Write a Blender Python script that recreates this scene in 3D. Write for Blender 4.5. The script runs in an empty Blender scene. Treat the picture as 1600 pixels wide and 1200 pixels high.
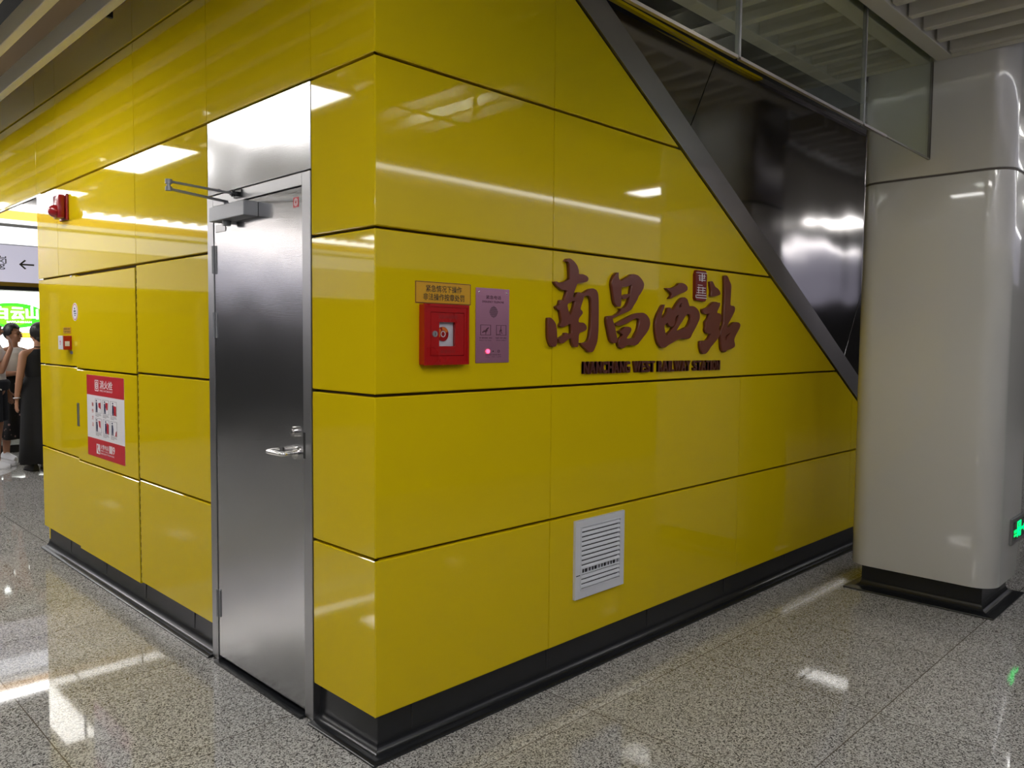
import bpy, bmesh, math, random
from mathutils import Vector, Matrix, noise
random.seed(7)
C = bpy.context.scene.collection
SC = bpy.context.scene

# ------------------------------------------------------------------ camera, world, exposure
def make_camera():
    cd = bpy.data.cameras.new('camera')
    cd.sensor_fit = 'HORIZONTAL'; cd.sensor_width = 36.0
    cd.lens = 36.0 * 1239.2 / 1600.0
    cd.clip_start = 0.02; cd.clip_end = 200
    co = bpy.data.objects.new('camera', cd); C.objects.link(co)
    yaw, pitch, roll = math.radians(45.1266), math.radians(-3.2744), math.radians(0.5003)
    f = Vector((math.sin(yaw)*math.cos(pitch), math.cos(yaw)*math.cos(pitch), math.sin(pitch)))
    r = Vector((math.cos(yaw), -math.sin(yaw), 0.0)); u = r.cross(f)
    c, s = math.cos(roll), math.sin(roll)
    r2 = c*r + s*u; u2 = -s*r + c*u
    m = Matrix((r2, u2, -f)).transposed().to_4x4()
    m.translation = Vector((-1.6575, -2.3396, 1.5578))
    co.matrix_world = m
    SC.camera = co
make_camera()
w = bpy.data.worlds.new('world'); SC.world = w; w.use_nodes = True
w.node_tree.nodes['Background'].inputs[0].default_value = (0.9, 0.93, 1.0, 1)
w.node_tree.nodes['Background'].inputs[1].default_value = 0.03
SC.view_settings.view_transform = 'Standard'
SC.view_settings.look = 'None'
SC.view_settings.gamma = 1.0
SC.view_settings.use_curve_mapping = False
SC.view_settings.exposure = EXPOSURE = 1.02
SC.cycles.max_bounces = 10
SC.cycles.transparent_max_bounces = 12
SC.cycles.caustics_reflective = False
SC.cycles.caustics_refractive = False
SC.cycles.sample_clamp_indirect = 6.0
# strengths of the station lamps and one added panel
LAMP = 13.0        # ceiling light panels
STRIP = 9.0        # light strip along the platform door headers
SIGNBOX = 2.6      # back-lit header panels and advertising box

# ------------------------------------------------------------------ materials
def nt(name):
    m = bpy.data.materials.new(name); m.use_nodes = True
    return m, m.node_tree, m.node_tree.nodes['Principled BSDF']
def srgb(r, g, b):
    f = lambda c: (c/255/12.92) if c/255 <= 0.04045 else ((c/255+0.055)/1.055)**2.4
    return (f(r), f(g), f(b), 1)
def position(t):
    g = t.nodes.new('ShaderNodeNewGeometry'); return g.outputs['Position']
def bump_chain(t, b, layers):
    """layers: (scale_vec, noise scale, strength, distance)"""
    prev = None
    pos = position(t)
    for sv, sc, st, di in layers:
        mp = t.nodes.new('ShaderNodeMapping'); mp.inputs['Scale'].default_value = sv
        t.links.new(pos, mp.inputs['Vector'])
        n = t.nodes.new('ShaderNodeTexNoise'); n.inputs['Scale'].default_value = sc; n.inputs['Detail'].default_value = 1.0
        t.links.new(mp.outputs[0], n.inputs['Vector'])
        bp = t.nodes.new('ShaderNodeBump'); bp.inputs['Strength'].default_value = st; bp.inputs['Distance'].default_value = di
        t.links.new(n.outputs['Fac'], bp.inputs['Height'])
        if prev: t.links.new(prev, bp.inputs['Normal'])
        prev = bp.outputs[0]
    t.links.new(prev, b.inputs['Normal'])
def mat(name, col, rough=0.5, metal=0.0, coat=0.0, bump=None, emit=None, spec=0.5):
    m, t, b = nt(name)
    b.inputs['Base Color'].default_value = col
    b.inputs['Roughness'].default_value = rough
    b.inputs['Metallic'].default_value = metal
    b.inputs['Specular IOR Level'].default_value = spec
    if coat: b.inputs['Coat Weight'].default_value = coat; b.inputs['Coat Roughness'].default_value = 0.04
    if emit:
        b.inputs['Emission Color'].default_value = emit[0]; b.inputs['Emission Strength'].default_value = emit[1]
    if bump: bump_chain(t, b, bump)
    else:  # slight natural variation in roughness, procedural
        n = t.nodes.new('ShaderNodeTexNoise'); n.inputs['Scale'].default_value = 9.0
        t.links.new(position(t), n.inputs['Vector'])
        mr = t.nodes.new('ShaderNodeMapRange'); mr.inputs[3].default_value = max(rough-0.03, 0.0); mr.inputs[4].default_value = min(rough+0.03, 1)
        t.links.new(n.outputs['Fac'], mr.inputs[0]); t.links.new(mr.outputs[0], b.inputs['Roughness'])
    return m
def emission(name, col, strength):
    m, t, b = nt(name)
    t.nodes.remove(b)
    e = t.nodes.new('ShaderNodeEmission'); e.inputs[0].default_value = col; e.inputs[1].default_value = strength
    t.links.new(e.outputs[0], t.nodes['Material Output'].inputs[0])
    return m
def glass(name, tint, refl=1.0):
    m, t, b = nt(name); t.nodes.remove(b)
    tr = t.nodes.new('ShaderNodeBsdfTransparent'); tr.inputs[0].default_value = tint
    gl = t.nodes.new('ShaderNodeBsdfGlossy'); gl.inputs['Roughness'].default_value = 0.01
    gl.inputs[0].default_value = (0.9, 0.93, 0.9, 1)
    fr = t.nodes.new('ShaderNodeFresnel')
    gg = t.nodes.new('ShaderNodeNewGeometry')   # same reflectance on both faces of the thin pane
    ir = t.nodes.new('ShaderNodeMapRange'); ir.inputs[3].default_value = 1.45; ir.inputs[4].default_value = 1/1.45
    t.links.new(gg.outputs['Backfacing'], ir.inputs[0]); t.links.new(ir.outputs[0], fr.inputs['IOR'])
    mu = t.nodes.new('ShaderNodeMath'); mu.operation = 'MULTIPLY'; mu.inputs[1].default_value = refl
    mx = t.nodes.new('ShaderNodeMixShader')
    t.links.new(fr.outputs[0], mu.inputs[0]); t.links.new(mu.outputs[0], mx.inputs[0])
    t.links.new(tr.outputs[0], mx.inputs[1]); t.links.new(gl.outputs[0], mx.inputs[2])
    t.links.new(mx.outputs[0], t.nodes['Material Output'].inputs[0])
    return m
def floor_material():
    m, t, b = nt('speckled granite tiles')
    L = t.links; N = t.nodes
    pos = position(t)
    v1 = N.new('ShaderNodeTexVoronoi'); v1.inputs['Scale'].default_value = 210; L.new(pos, v1.inputs['Vector'])
    sc_ = N.new('ShaderNodeSeparateColor'); L.new(v1.outputs['Color'], sc_.inputs[0])
    r1 = N.new('ShaderNodeValToRGB')
    e = r1.color_ramp.elements
    e[0].position = 0.10; e[0].color = srgb(66, 65, 64)
    e[1].position = 0.85; e[1].color = srgb(196, 195, 193)
    x = r1.color_ramp.elements.new(0.42); x.color = srgb(151, 149, 146)
    L.new(sc_.outputs[0], r1.inputs['Fac'])
    # tile joints: 0.847 m grid
    sep = N.new('ShaderNodeSeparateXYZ'); L.new(pos, sep.inputs[0])
    outs = []
    for ax, off in (('X', 0.89), ('Y', -0.30)):
        a = N.new('ShaderNodeMath'); a.operation = 'SUBTRACT'; a.inputs[1].default_value = off; L.new(sep.outputs[ax], a.inputs[0])
        d = N.new('ShaderNodeMath'); d.operation = 'DIVIDE'; d.inputs[1].default_value = 0.847; L.new(a.outputs[0], d.inputs[0])
        r = N.new('ShaderNodeMath'); r.operation = 'ROUND'; L.new(d.outputs[0], r.inputs[0])
        s = N.new('ShaderNodeMath'); s.operation = 'SUBTRACT'; L.new(d.outputs[0], s.inputs[0]); L.new(r.outputs[0], s.inputs[1])
        ab = N.new('ShaderNodeMath'); ab.operation = 'ABSOLUTE'; L.new(s.outputs[0], ab.inputs[0])
        lt = N.new('ShaderNodeMath'); lt.operation = 'LESS_THAN'; lt.inputs[1].default_value = 0.0027; L.new(ab.outputs[0], lt.inputs[0])
        fl = N.new('ShaderNodeMath'); fl.operation = 'FLOOR'; L.new(d.outputs[0], fl.inputs[0])
        outs.append((lt, fl))
    mx = N.new('ShaderNodeMath'); mx.operation = 'MAXIMUM'; L.new(outs[0][0].outputs[0], mx.inputs[0]); L.new(outs[1][0].outputs[0], mx.inputs[1])
    # per-tile tone
    cmb = N.new('ShaderNodeCombineXYZ'); L.new(outs[0][1].outputs[0], cmb.inputs[0]); L.new(outs[1][1].outputs[0], cmb.inputs[1])
    wn = N.new('ShaderNodeTexWhiteNoise'); wn.noise_dimensions = '3D'; L.new(cmb.outputs[0], wn.inputs['Vector'])
    mr = N.new('ShaderNodeMapRange'); mr.inputs[3].default_value = 0.90; mr.inputs[4].default_value = 1.04; L.new(wn.outputs['Value'], mr.inputs[0])
    vm = N.new('ShaderNodeVectorMath'); vm.operation = 'SCALE'; L.new(r1.outputs[0], vm.inputs[0]); L.new(mr.outputs[0], vm.inputs['Scale'])
    mix = N.new('ShaderNodeMix'); mix.data_type = 'RGBA'
    L.new(mx.outputs[0], mix.inputs[0]); L.new(vm.outputs[0], mix.inputs[6]); mix.inputs[7].default_value = srgb(92, 86, 78)
    L.new(mix.outputs[2], b.inputs['Base Color'])
    b.inputs['Roughness'].default_value = 0.06
    b.inputs['Specular IOR Level'].default_value = 0.5
    n2 = N.new('ShaderNodeTexNoise'); n2.inputs['Scale'].default_value = 1.3; L.new(pos, n2.inputs['Vector'])
    mr2 = N.new('ShaderNodeMapRange'); mr2.inputs[3].default_value = 0.02; mr2.inputs[4].default_value = 0.06; L.new(n2.outputs['Fac'], mr2.inputs[0])
    L.new(mr2.outputs[0], b.inputs['Roughness'])
    return m
def floral_material():
    m, t, b = nt('black floral cloth'); N = t.nodes; L = t.links
    v = N.new('ShaderNodeTexVoronoi'); v.inputs['Scale'].default_value = 16; L.new(position(t), v.inputs['Vector'])
    r = N.new('ShaderNodeValToRGB'); e = r.color_ramp.elements
    e[0].position = 0.16; e[0].color = srgb(150, 120, 118); e[1].position = 0.26; e[1].color = srgb(22, 20, 24)
    L.new(v.outputs['Distance'], r.inputs['Fac']); L.new(r.outputs[0], b.inputs['Base Color'])
    b.inputs['Roughness'].default_value = 0.8
    return m
YB = [((1, 1, 1), 2.0, 0.14, 0.05), ((1, 1, 1), 240.0, 0.05, 0.002)]
M = {}
M['yellow'] = mat('yellow enamel panel', (0.645, 0.48, 0.004, 1), 0.5, coat=0.68, bump=YB, spec=0.0)
M['joint'] = mat('dark joint filler', srgb(74, 54, 10), 0.7)
M['steel'] = mat('brushed stainless steel', (0.47, 0.47, 0.48, 1), 0.20, metal=1.0, bump=[((1, 1, 1), 2.6, 0.09, 0.05), ((1, 1, 30), 14, 0.02, 0.01)])
M['steel_plain'] = mat('satin stainless steel', (0.38, 0.38, 0.39, 1), 0.33, metal=1.0)
M['steel_strip'] = mat('stainless trim steel', (0.36, 0.34, 0.34, 1), 0.38, metal=1.0)
M['steel_mirror'] = mat('polished stainless sheet', (0.42, 0.40, 0.40, 1), 0.115, metal=1.0, bump=[((1, 1, 1), 1.5, 0.20, 0.06)])
M['chrome'] = mat('polished handle steel', (0.75, 0.74, 0.72, 1), 0.14, metal=1.0)
M['closer'] = mat('silver grey painted metal', srgb(150, 152, 156), 0.4, metal=0.5)
M['black_stone'] = mat('black polished stone', (0.012, 0.013, 0.015, 1), 0.27, bump=[((1, 1, 1), 40, 0.01, 0.01)])
M['stone_joint'] = mat('dark stone joint', (0.03, 0.03, 0.03, 1), 0.7)
M['black'] = mat('matt black', (0.006, 0.006, 0.006, 1), 0.7)
M['floor'] = floor_material()
M['enamel'] = mat('off white enamel', srgb(203, 202, 197), 0.22, coat=0.8, bump=[((1, 1, 1), 1.8, 0.10, 0.05)])
M['column_joint'] = mat('grey column joint', srgb(96, 90, 84), 0.7)
M['void'] = mat('black painted slab', (0.004, 0.004, 0.004, 1), 0.9)
M['baffle'] = mat('cream grey painted baffle', srgb(214, 210, 198), 0.5)
M['red'] = mat('red painted metal', (0.38, 0.006, 0.006, 1), 0.28, coat=0.4)
M['alarm_red'] = mat('alarm red plastic', (0.26, 0.004, 0.010, 1), 0.3, coat=0.4)
M['red_dark'] = mat('deep red plastic', (0.30, 0.006, 0.012, 1), 0.25, coat=0.5)
M['red_text'] = mat('dark red lettering', (0.28, 0.02, 0.02, 1), 0.4)
M['red_print'] = mat('red print', (0.52, 0.008, 0.02, 1), 0.4)
M['white_print'] = mat('white print', srgb(222, 220, 224), 0.4)
M['white_paint'] = mat('white painted metal', srgb(206, 208, 214), 0.3)
M['black_print'] = mat('black print', (0.012, 0.012, 0.014, 1), 0.5)
M['blue_print'] = mat('navy print', (0.02, 0.03, 0.09, 1), 0.5)
M['grey_print'] = mat('grey print', srgb(120, 118, 122), 0.5)
M['amber'] = mat('amber plate', (0.62, 0.33, 0.012, 1), 0.3)
M['orange'] = mat('orange plastic', (0.80, 0.20, 0.02, 1), 0.3)
M['brown'] = mat('brown lacquered letter', (0.14, 0.032, 0.016, 1), 0.35)
M['brown_dark'] = mat('dark brown lacquered letter', (0.07, 0.012, 0.008, 1), 0.4)
M['seal'] = mat('seal red', (0.17, 0.008, 0.008, 1), 0.4)
M['steel_pink_reflection'] = mat('brushed plate tinted as reflection', (0.60, 0.29, 0.41, 1), 0.33, metal=0.8)  # pink reflection painted into the base colour of plain steel
M['violet_print'] = mat('plum print', (0.10, 0.025, 0.05, 1), 0.5)
M['lens_red'] = mat('glowing red button', (0.8, 0.02, 0.05, 1), 0.3, emit=((1, 0.05, 0.12, 1), 2.5))
M['green_lit'] = emission('lit green symbol', (0.0, 1.0, 0.16, 1), 1.4)
M['clear_dark'] = mat('dark sign face', (0.02, 0.022, 0.02, 1), 0.25)
M['smoke_glass'] = glass('clear smoke barrier glass', (0.90, 0.94, 0.90, 1), 1.0)
M['door_glass'] = glass('clear door glass', (0.96, 0.98, 0.97, 1), 1.0)
M['window_glass'] = glass('small window glass', (0.95, 0.95, 0.96, 1), 0.6)
M['glass_edge'] = mat('glass edge', srgb(150, 152, 148), 0.2)
M['lamp'] = emission('lit lamp diffuser', (1.0, 0.98, 0.95, 1), LAMP)
M['strip'] = emission('lit light strip', (1.0, 0.98, 0.96, 1), STRIP)
M['strip_soft'] = emission('soft light strip', (1.0, 0.98, 0.96, 1), STRIP*0.12)
M['strip_thin'] = emission('thin light strip', (1.0, 0.98, 0.96, 1), STRIP*0.6)
M['header_lit'] = emission('back lit white header', (0.93, 0.93, 1.0, 1), SIGNBOX*0.42)
M['ad_white'] = emission('back lit advert white', (1.0, 0.99, 0.96, 1), SIGNBOX)
M['ad_green'] = emission('back lit advert green', (0.06, 0.62, 0.03, 1), 1.0)
M['ad_lime'] = emission('back lit advert lime', (0.22, 0.72, 0.03, 1), 1.0)
M['ad_yellow'] = emission('back lit advert yellow', (1.0, 0.72, 0.03, 1), 1.0)
M['ad_orange'] = emission('back lit orange band', (0.95, 0.50, 0.12, 1), 0.95)
M['header_grey'] = mat('pale lilac header panel', srgb(206, 204, 222), 0.35)
M['sign_dim'] = mat('dim back lit panel', srgb(206, 204, 222), 0.35, emit=(srgb(206, 204, 226), 0.22))
M['sign_lit'] = mat('back lit lilac sign panel', srgb(206, 204, 222), 0.35, emit=(srgb(206, 204, 226), 0.33))
M['gold'] = mat('gold trim', (0.35, 0.24, 0.05, 1), 0.35, metal=0.5)
M['skin'] = mat('skin', (0.42, 0.21, 0.13, 1), 0.55)
M['hair'] = mat('black hair', (0.008, 0.007, 0.007, 1), 0.45)
M['cloth_white'] = mat('white cotton', srgb(238, 233, 231), 0.85)
M['cloth_black'] = mat('black cloth', (0.008, 0.008, 0.010, 1), 0.85)
M['cloth_navy'] = mat('dark navy cloth', (0.012, 0.014, 0.022, 1), 0.85)
M['floral'] = floral_material()
M['shoe_white'] = mat('white sneaker', srgb(216, 216, 222), 0.5)
M['lip'] = mat('lips', (0.35, 0.07, 0.06, 1), 0.5)
M['eye'] = mat('dark eye', (0.012, 0.008, 0.007, 1), 0.3)
M['wall_grey'] = mat('grey station wall', srgb(110, 109, 108), 0.5)

# ------------------------------------------------------------------ helpers
def tag(o, label=None, cat=None, group=None, kind=None):
    if label: o['label'] = label
    if cat: o['category'] = cat
    if group: o['group'] = group
    if kind: o['kind'] = kind
    return o
def world_loc(o):
    v = Vector((0, 0, 0))
    while o: v += o.location; o = o.parent
    return v
def thing(name, loc, label, cat, group=None, kind=None):
    o = bpy.data.objects.new(name, None); C.objects.link(o); o.location = loc
    o.empty_display_size = 0.05
    return tag(o, label, cat, group, kind)
def obj(name, bm, mats, parent=None, smooth=False, label=None, origin=None):
    """link bm (world coordinates) as one mesh object; origin moves its origin there"""
    off = Vector((0, 0, 0))
    if parent: off = world_loc(parent)
    elif origin is not None: off = Vector(origin)
    if isinstance(bm, bpy.types.Mesh):
        me = bm
        for v in me.vertices: v.co -= off
    else:
        bmesh.ops.recalc_face_normals(bm, faces=bm.faces)
        for v in bm.verts: v.co -= off
        me = bpy.data.meshes.new(name); bm.to_mesh(me); bm.free()
    if not isinstance(mats, (list, tuple)): mats = [mats]
    if not len(me.materials):
        for m in mats: me.materials.append(m)
    if smooth:
        for p in me.polygons: p.use_smooth = True
        if smooth != 'all':
            try: me.set_sharp_from_angle(angle=math.radians(35))
            except Exception: pass
    o = bpy.data.objects.new(name, me); C.objects.link(o)
    if parent: o.parent = parent
    else: o.location = off
    if label: o['label'] = label
    return o
def B(): return bmesh.new()
def box(bm, x0, x1, y0, y1, z0, z1, bev=0.0, mi=0, seg=2):
    vs = [bm.verts.new((x, y, z)) for x in (x0, x1) for y in (y0, y1) for z in (z0, z1)]
    idx = ((0, 1, 3, 2), (4, 6, 7, 5), (0, 4, 5, 1), (2, 3, 7, 6), (0, 2, 6, 4), (1, 5, 7, 3))
    fs = [bm.faces.new([vs[i] for i in q]) for q in idx]
    for f in fs: f.material_index = mi
    if bev:
        es = list({e for f in fs for e in f.edges})
        r = bmesh.ops.bevel(bm, geom=es, offset=bev, segments=seg, affect='EDGES', profile=0.5)
        for f in r['faces']: f.material_index = mi
def cyl(bm, p, q, r0, r1=None, n=24, mi=0, caps=True):
    r1 = r0 if r1 is None else r1
    p, q = Vector(p), Vector(q); d = (q-p).normalized()
    a = d.orthogonal().normalized(); b = d.cross(a)
    A = [bm.verts.new(p + r0*(math.cos(t)*a + math.sin(t)*b)) for t in (2*math.pi*i/n for i in range(n))]
    D = [bm.verts.new(q + r1*(math.cos(t)*a + math.sin(t)*b)) for t in (2*math.pi*i/n for i in range(n))]
    for i in range(n):
        f = bm.faces.new((A[i], A[(i+1) % n], D[(i+1) % n], D[i])); f.material_index = mi
    if caps:
        f = bm.faces.new(A[::-1]); f.material_index = mi
        f = bm.faces.new(D); f.material_index = mi
def tube(bm, pts, r, n=14, mi=0):
    """bent tube through pts (parallel transport)"""
    pts = [Vector(p) for p in pts]
    rs = r if isinstance(r, (list, tuple)) else [r]*len(pts)
    rings = []; a = None
    for i, p in enumerate(pts):
        d = (pts[min(i+1, len(pts)-1)] - pts[max(i-1, 0)]).normalized()
        if a is None: a = d.orthogonal().normalized()
        a = (a - d*a.dot(d)).normalized(); b = d.cross(a)
        rings.append([bm.verts.new(p + rs[i]*(math.cos(t)*a + math.sin(t)*b)) for t in (2*math.pi*k/n for k in range(n))])
    for R, S in zip(rings, rings[1:]):
        for k in range(n):
            f = bm.faces.new((R[k], R[(k+1) % n], S[(k+1) % n], S[k])); f.material_index = mi
    for R in (rings[0][::-1], rings[-1]):
        f = bm.faces.new(R); f.material_index = mi
def ball(bm, c, r, mi=0, u=16, v=10):
    r = (r, r, r) if not isinstance(r, (tuple, list)) else r
    mtx = Matrix.Translation(Vector(c)) @ Matrix.Diagonal((r[0], r[1], r[2], 1))
    res = bmesh.ops.create_uvsphere(bm, u_segments=u, v_segments=v, radius=1.0, matrix=mtx)
    for f in {f for vv in res['verts'] for f in vv.link_faces}: f.material_index = mi
def prism(bm, poly, axis_map, d0, d1, mi=0):
    """poly (a,b) list; axis_map(a,b,d)->xyz; extruded from depth d0 to d1"""
    A = [bm.verts.new(axis_map(a, b, d0)) for a, b in poly]
    D = [bm.verts.new(axis_map(a, b, d1)) for a, b in poly]
    n = len(poly)
    for i in range(n):
        f = bm.faces.new((A[i], A[(i+1) % n], D[(i+1) % n], D[i])); f.material_index = mi
    f = bm.faces.new(A[::-1]); f.material_index = mi
    f = bm.faces.new(D); f.material_index = mi
# wall frames: s runs to the right as seen from in front, d is how far it stands off the wall
def F(s, z, d, y=0.0): return Vector((s, y-d, z))             # walls facing -Y
def Lf(s, z, d, x=0.0): return Vector((x-d, s, z))            # walls facing -X (s is the y coordinate)
def frame_matrix(kind, base):
    if kind == 'F': X, Y, Z = Vector((1, 0, 0)), Vector((0, 0, 1)), Vector((0, -1, 0))
    else: X, Y, Z = Vector((0, -1, 0)), Vector((0, 0, 1)), Vector((-1, 0, 0))
    m = Matrix((X, Y, Z)).transposed().to_4x4(); m.translation = base
    return m
def curve_mesh(cu, name):
    o = bpy.data.objects.new('tmp_' + name, cu); C.objects.link(o)
    dg = bpy.context.evaluated_depsgraph_get(); dg.update()
    me = bpy.data.meshes.new_from_object(o.evaluated_get(dg))
    bpy.data.objects.remove(o); bpy.data.curves.remove(cu)
    me.name = name
    me.materials.clear()
    return me
def text_mesh(s, bold=0.0, extrude=0.0):
    cu = bpy.data.curves.new('txt', 'FONT'); cu.body = s
    cu.size = 1.0; cu.extrude = extrude; cu.resolution_u = 3
    cu.align_x = 'LEFT'
    me = curve_mesh(cu, 'txt')
    if bold:   # heavier strokes: the glyph laid over itself with small shifts
        bm = bmesh.new()
        for i, (dx, dy) in enumerate(((-1, -.6), (1, -.6), (-1, .6), (1, .6))):
            n0 = len(bm.verts); bm.from_mesh(me); bm.verts.ensure_lookup_table()
            for v in bm.verts[n0:]: v.co.x += dx*bold; v.co.y += dy*bold; v.co.z = i*0.0001
        bm.to_mesh(me); bm.free()
    return me
def text(name, s, m, kind, x0, x1, z0, z1, base, parent=None, depth=0.0, bold=0.0, label=None, thick=0.0006, link=True):
    """text fitted in a box on a wall. kind F: x0..x1 world x, base=y of wall; kind L: x0 (left, larger y)..x1 (right, smaller y), base=x of wall"""
    me = text_mesh(s, bold)
    xs = [v.co.x for v in me.vertices]; ys = [v.co.y for v in me.vertices]
    ax, bx, ay, by = min(xs), max(xs), min(ys), max(ys)
    W = abs(x1-x0)
    org = Vector((x0, base-depth, z0)) if kind == 'F' else Vector((base-depth, x0, z0))
    mt = frame_matrix(kind, org)
    bm = bmesh.new(); bm.from_mesh(me); bpy.data.meshes.remove(me)
    for v in bm.verts:
        v.co = mt @ Vector(((v.co.x-ax)/(bx-ax)*W, (v.co.y-ay)/(by-ay)*(z1-z0), v.co.z*(2.5 if thick > 0.0009 else 1.0)))
    if thick > 0.0009:
        nrm = mt.to_3x3() @ Vector((0, 0, 1))
        r = bmesh.ops.extrude_face_region(bm, geom=bm.faces[:])
        for v in [g for g in r['geom'] if isinstance(g, bmesh.types.BMVert)]: v.co += nrm*thick
    if not link: return bm
    return obj(name, bm, m, parent, label=label)
def plate(bm, kind, s0, s1, z0, z1, base, d0, d1, bev=0.0, mi=0):
    a, b = min(s0, s1), max(s0, s1)
    if kind == 'F': box(bm, a, b, base-d1, base-d0, z0, z1, bev, mi)
    else: box(bm, base-d1, base-d0, a, b, z0, z1, bev, mi)
def ring_prism(bm, kind, outer, inner, base, d0, d1, mi=0):
    """rectangular frame outer/inner = (s0,s1,z0,z1)"""
    o, i = outer, inner
    for r in ((o[0], o[1], i[3], o[3]), (o[0], o[1], o[2], i[2]), (o[0], i[0], i[2], i[3]), (i[1], o[1], i[2], i[3])):
        plate(bm, kind, r[0], r[1], r[2], r[3], base, d0, d1, 0, mi)

# ---- panels with bevelled edges
def clip(poly, n, c):
    """keep n.p <= c"""
    out = []
    for i in range(len(poly)):
        p, q = poly[i], poly[(i+1) % len(poly)]
        a, b = n[0]*p[0]+n[1]*p[1]-c, n[0]*q[0]+n[1]*q[1]-c
        if a <= 0: out.append(p)
        if (a < 0 < b) or (b < 0 < a):
            t = a/(a-b); out.append((p[0]+t*(q[0]-p[0]), p[1]+t*(q[1]-p[1])))
    return out
def inset(poly, offs):
    """convex ccw polygon, offs per edge i (i->i+1) inward"""
    n = len(poly); res = []
    lines = []
    for i in range(n):
        p, q = poly[i], poly[(i+1) % n]
        dx, dz = q[0]-p[0], q[1]-p[1]; l = math.hypot(dx, dz)
        nx, nz = -dz/l, dx/l
        lines.append((nx, nz, nx*p[0]+nz*p[1]+offs[i]))
    for i in range(n):
        a, b = lines[i-1], lines[i]
        det = a[0]*b[1]-a[1]*b[0]
        if abs(det) < 1e-9: res.append(poly[i]); continue
        res.append(((a[2]*b[1]-a[1]*b[2])/det, (a[0]*b[2]-a[2]*b[0])/det))
    return res
GH, GV, GD = 0.0054, 0.0013, 0.003
def panel(bm, poly, fr, th=0.028, bev=0.003, mi=0, corner=None, gv=GV, gh=GH, shift=0.0):
    """corner: s value of the outside corner edge where the panel wraps (no gap)"""
    offs = []; bv = []
    n = len(poly)
    for i in range(n):
        p, q = poly[i], poly[(i+1) % n]
        if abs(p[1]-q[1]) < 1e-6: offs.append(gh); bv.append(bev)
        elif abs(p[0]-q[0]) < 1e-6:
            if corner is not None and abs(p[0]-corner) < 1e-6: offs.append(0); bv.append(bev if abs(corner) < 1e-6 else 0.00005)
            else: offs.append(gv); bv.append(0.0015)
        else: offs.append(GD); bv.append(0.0015)
    o = inset(poly, offs); f = inset(poly, [a+b for a, b in zip(offs, bv)])
    A = [bm.verts.new(fr(s, z, shift)) for s, z in f]
    D = [bm.verts.new(fr(s, z, shift-bev)) for s, z in o]
    ob = inset(poly, [a + (0.012 if (corner is not None and abs(poly[i][0]-corner) < 1e-6 and abs(poly[(i+1) % n][0]-corner) < 1e-6) else 0) for i, a in enumerate(offs)])
    E = [bm.verts.new(fr(s, z, shift-th)) for s, z in ob]
    bm.faces.new(A).material_index = mi
    for i in range(n):
        j = (i+1) % n
        bm.faces.new((A[i], D[i], D[j], A[j])).material_index = mi
        bm.faces.new((D[i], E[i], E[j], D[j])).material_index = mi
    bm.faces.new(E[::-1]).material_index = mi
def rect(s0, s1, z0, z1): return [(s0, z0), (s1, z0), (s1, z1), (s0, z1)]
# ================================================================== SETTING
ZS = [0.16, 0.752, 1.348, 1.949, 2.55, 3.155, 3.40]
CEIL = 3.17
def struct(name, bm, mats, label, cat, smooth=False):
    o = obj(name, bm, mats, smooth=smooth); return tag(o, label, cat, None, 'structure')
bm = B(); box(bm, -16, 16, -9, 16, -0.2, 0.0)
struct('floor', bm, M['floor'], 'speckled grey polished granite tile floor of the station', 'floor')
# ceiling slab with the out-of-frame baffles
bm = B(); box(bm, -16, 16, -9, 16, 3.95, 4.15, mi=0)
LAMPS = [(-1.22, 8.5, 1.9), (-1.22, 5.3, 1.4), (-1.22, 2.95, 1.45), (-2.15, 0.1, 0.9), (-1.22, -1.9, 1.3),
         (2.05, -2.15, 0.9), (5.65, -2.8, 0.5), (9.2, -2.2, 0.7), (9.2, 2.4, 0.7), (7.0, -2.6, 0.5), (-6.0, 3.0, 1.4), (-6.0, 8.0, 1.4), (-6.0, -1.8, 1.4), (0.25, -3.15, 0.7)]  # last panel is added out of view to brighten the front wall
def baffle_box(bm, x, y0, y1, mi=0, w=0.05, h=0.11, bev=0.003):
    box(bm, x, x+w, y0, y1, CEIL, CEIL+h, bev, mi, 1)
for k in range(-46, 48):
    x = -0.25 - 0.2 + k*0.215
    for (y0, y1) in ((-3.62, -2.92), (-2.86, -0.865), (-0.65, -0.225), (-0.12, 4.1), (4.16, 9.3)):
        if x > -0.60 and y0 > -0.2: continue                       # over the box, and the near baffles built one by one
        if 0.4 < x < 3.35 and -2.9 < y0 < -0.2: continue            # baffles built one by one
        if 3.2 < x < 4.1 and y0 > -2.9 and y1 < 0: continue         # the column
        segs = [(y0, y1)]
        for lx, ly, ll in LAMPS:
            if lx-0.26 < x < lx+0.22:
                ns = []
                for a, b in segs:
                    if ly+ll/2+.02 < a or ly-ll/2-.02 > b: ns.append((a, b)); continue
                    if a < ly-ll/2-.03: ns.append((a, ly-ll/2-.03))
                    if b > ly+ll/2+.03: ns.append((ly+ll/2+.03, b))
                segs = ns
        for a, b in segs:
            if b-a > 0.1: baffle_box(bm, x, a, b, 1)
struct('ceiling', bm, [M['void'], M['baffle']], 'black ceiling void above rows of pale linear baffles', 'ceiling')
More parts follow.
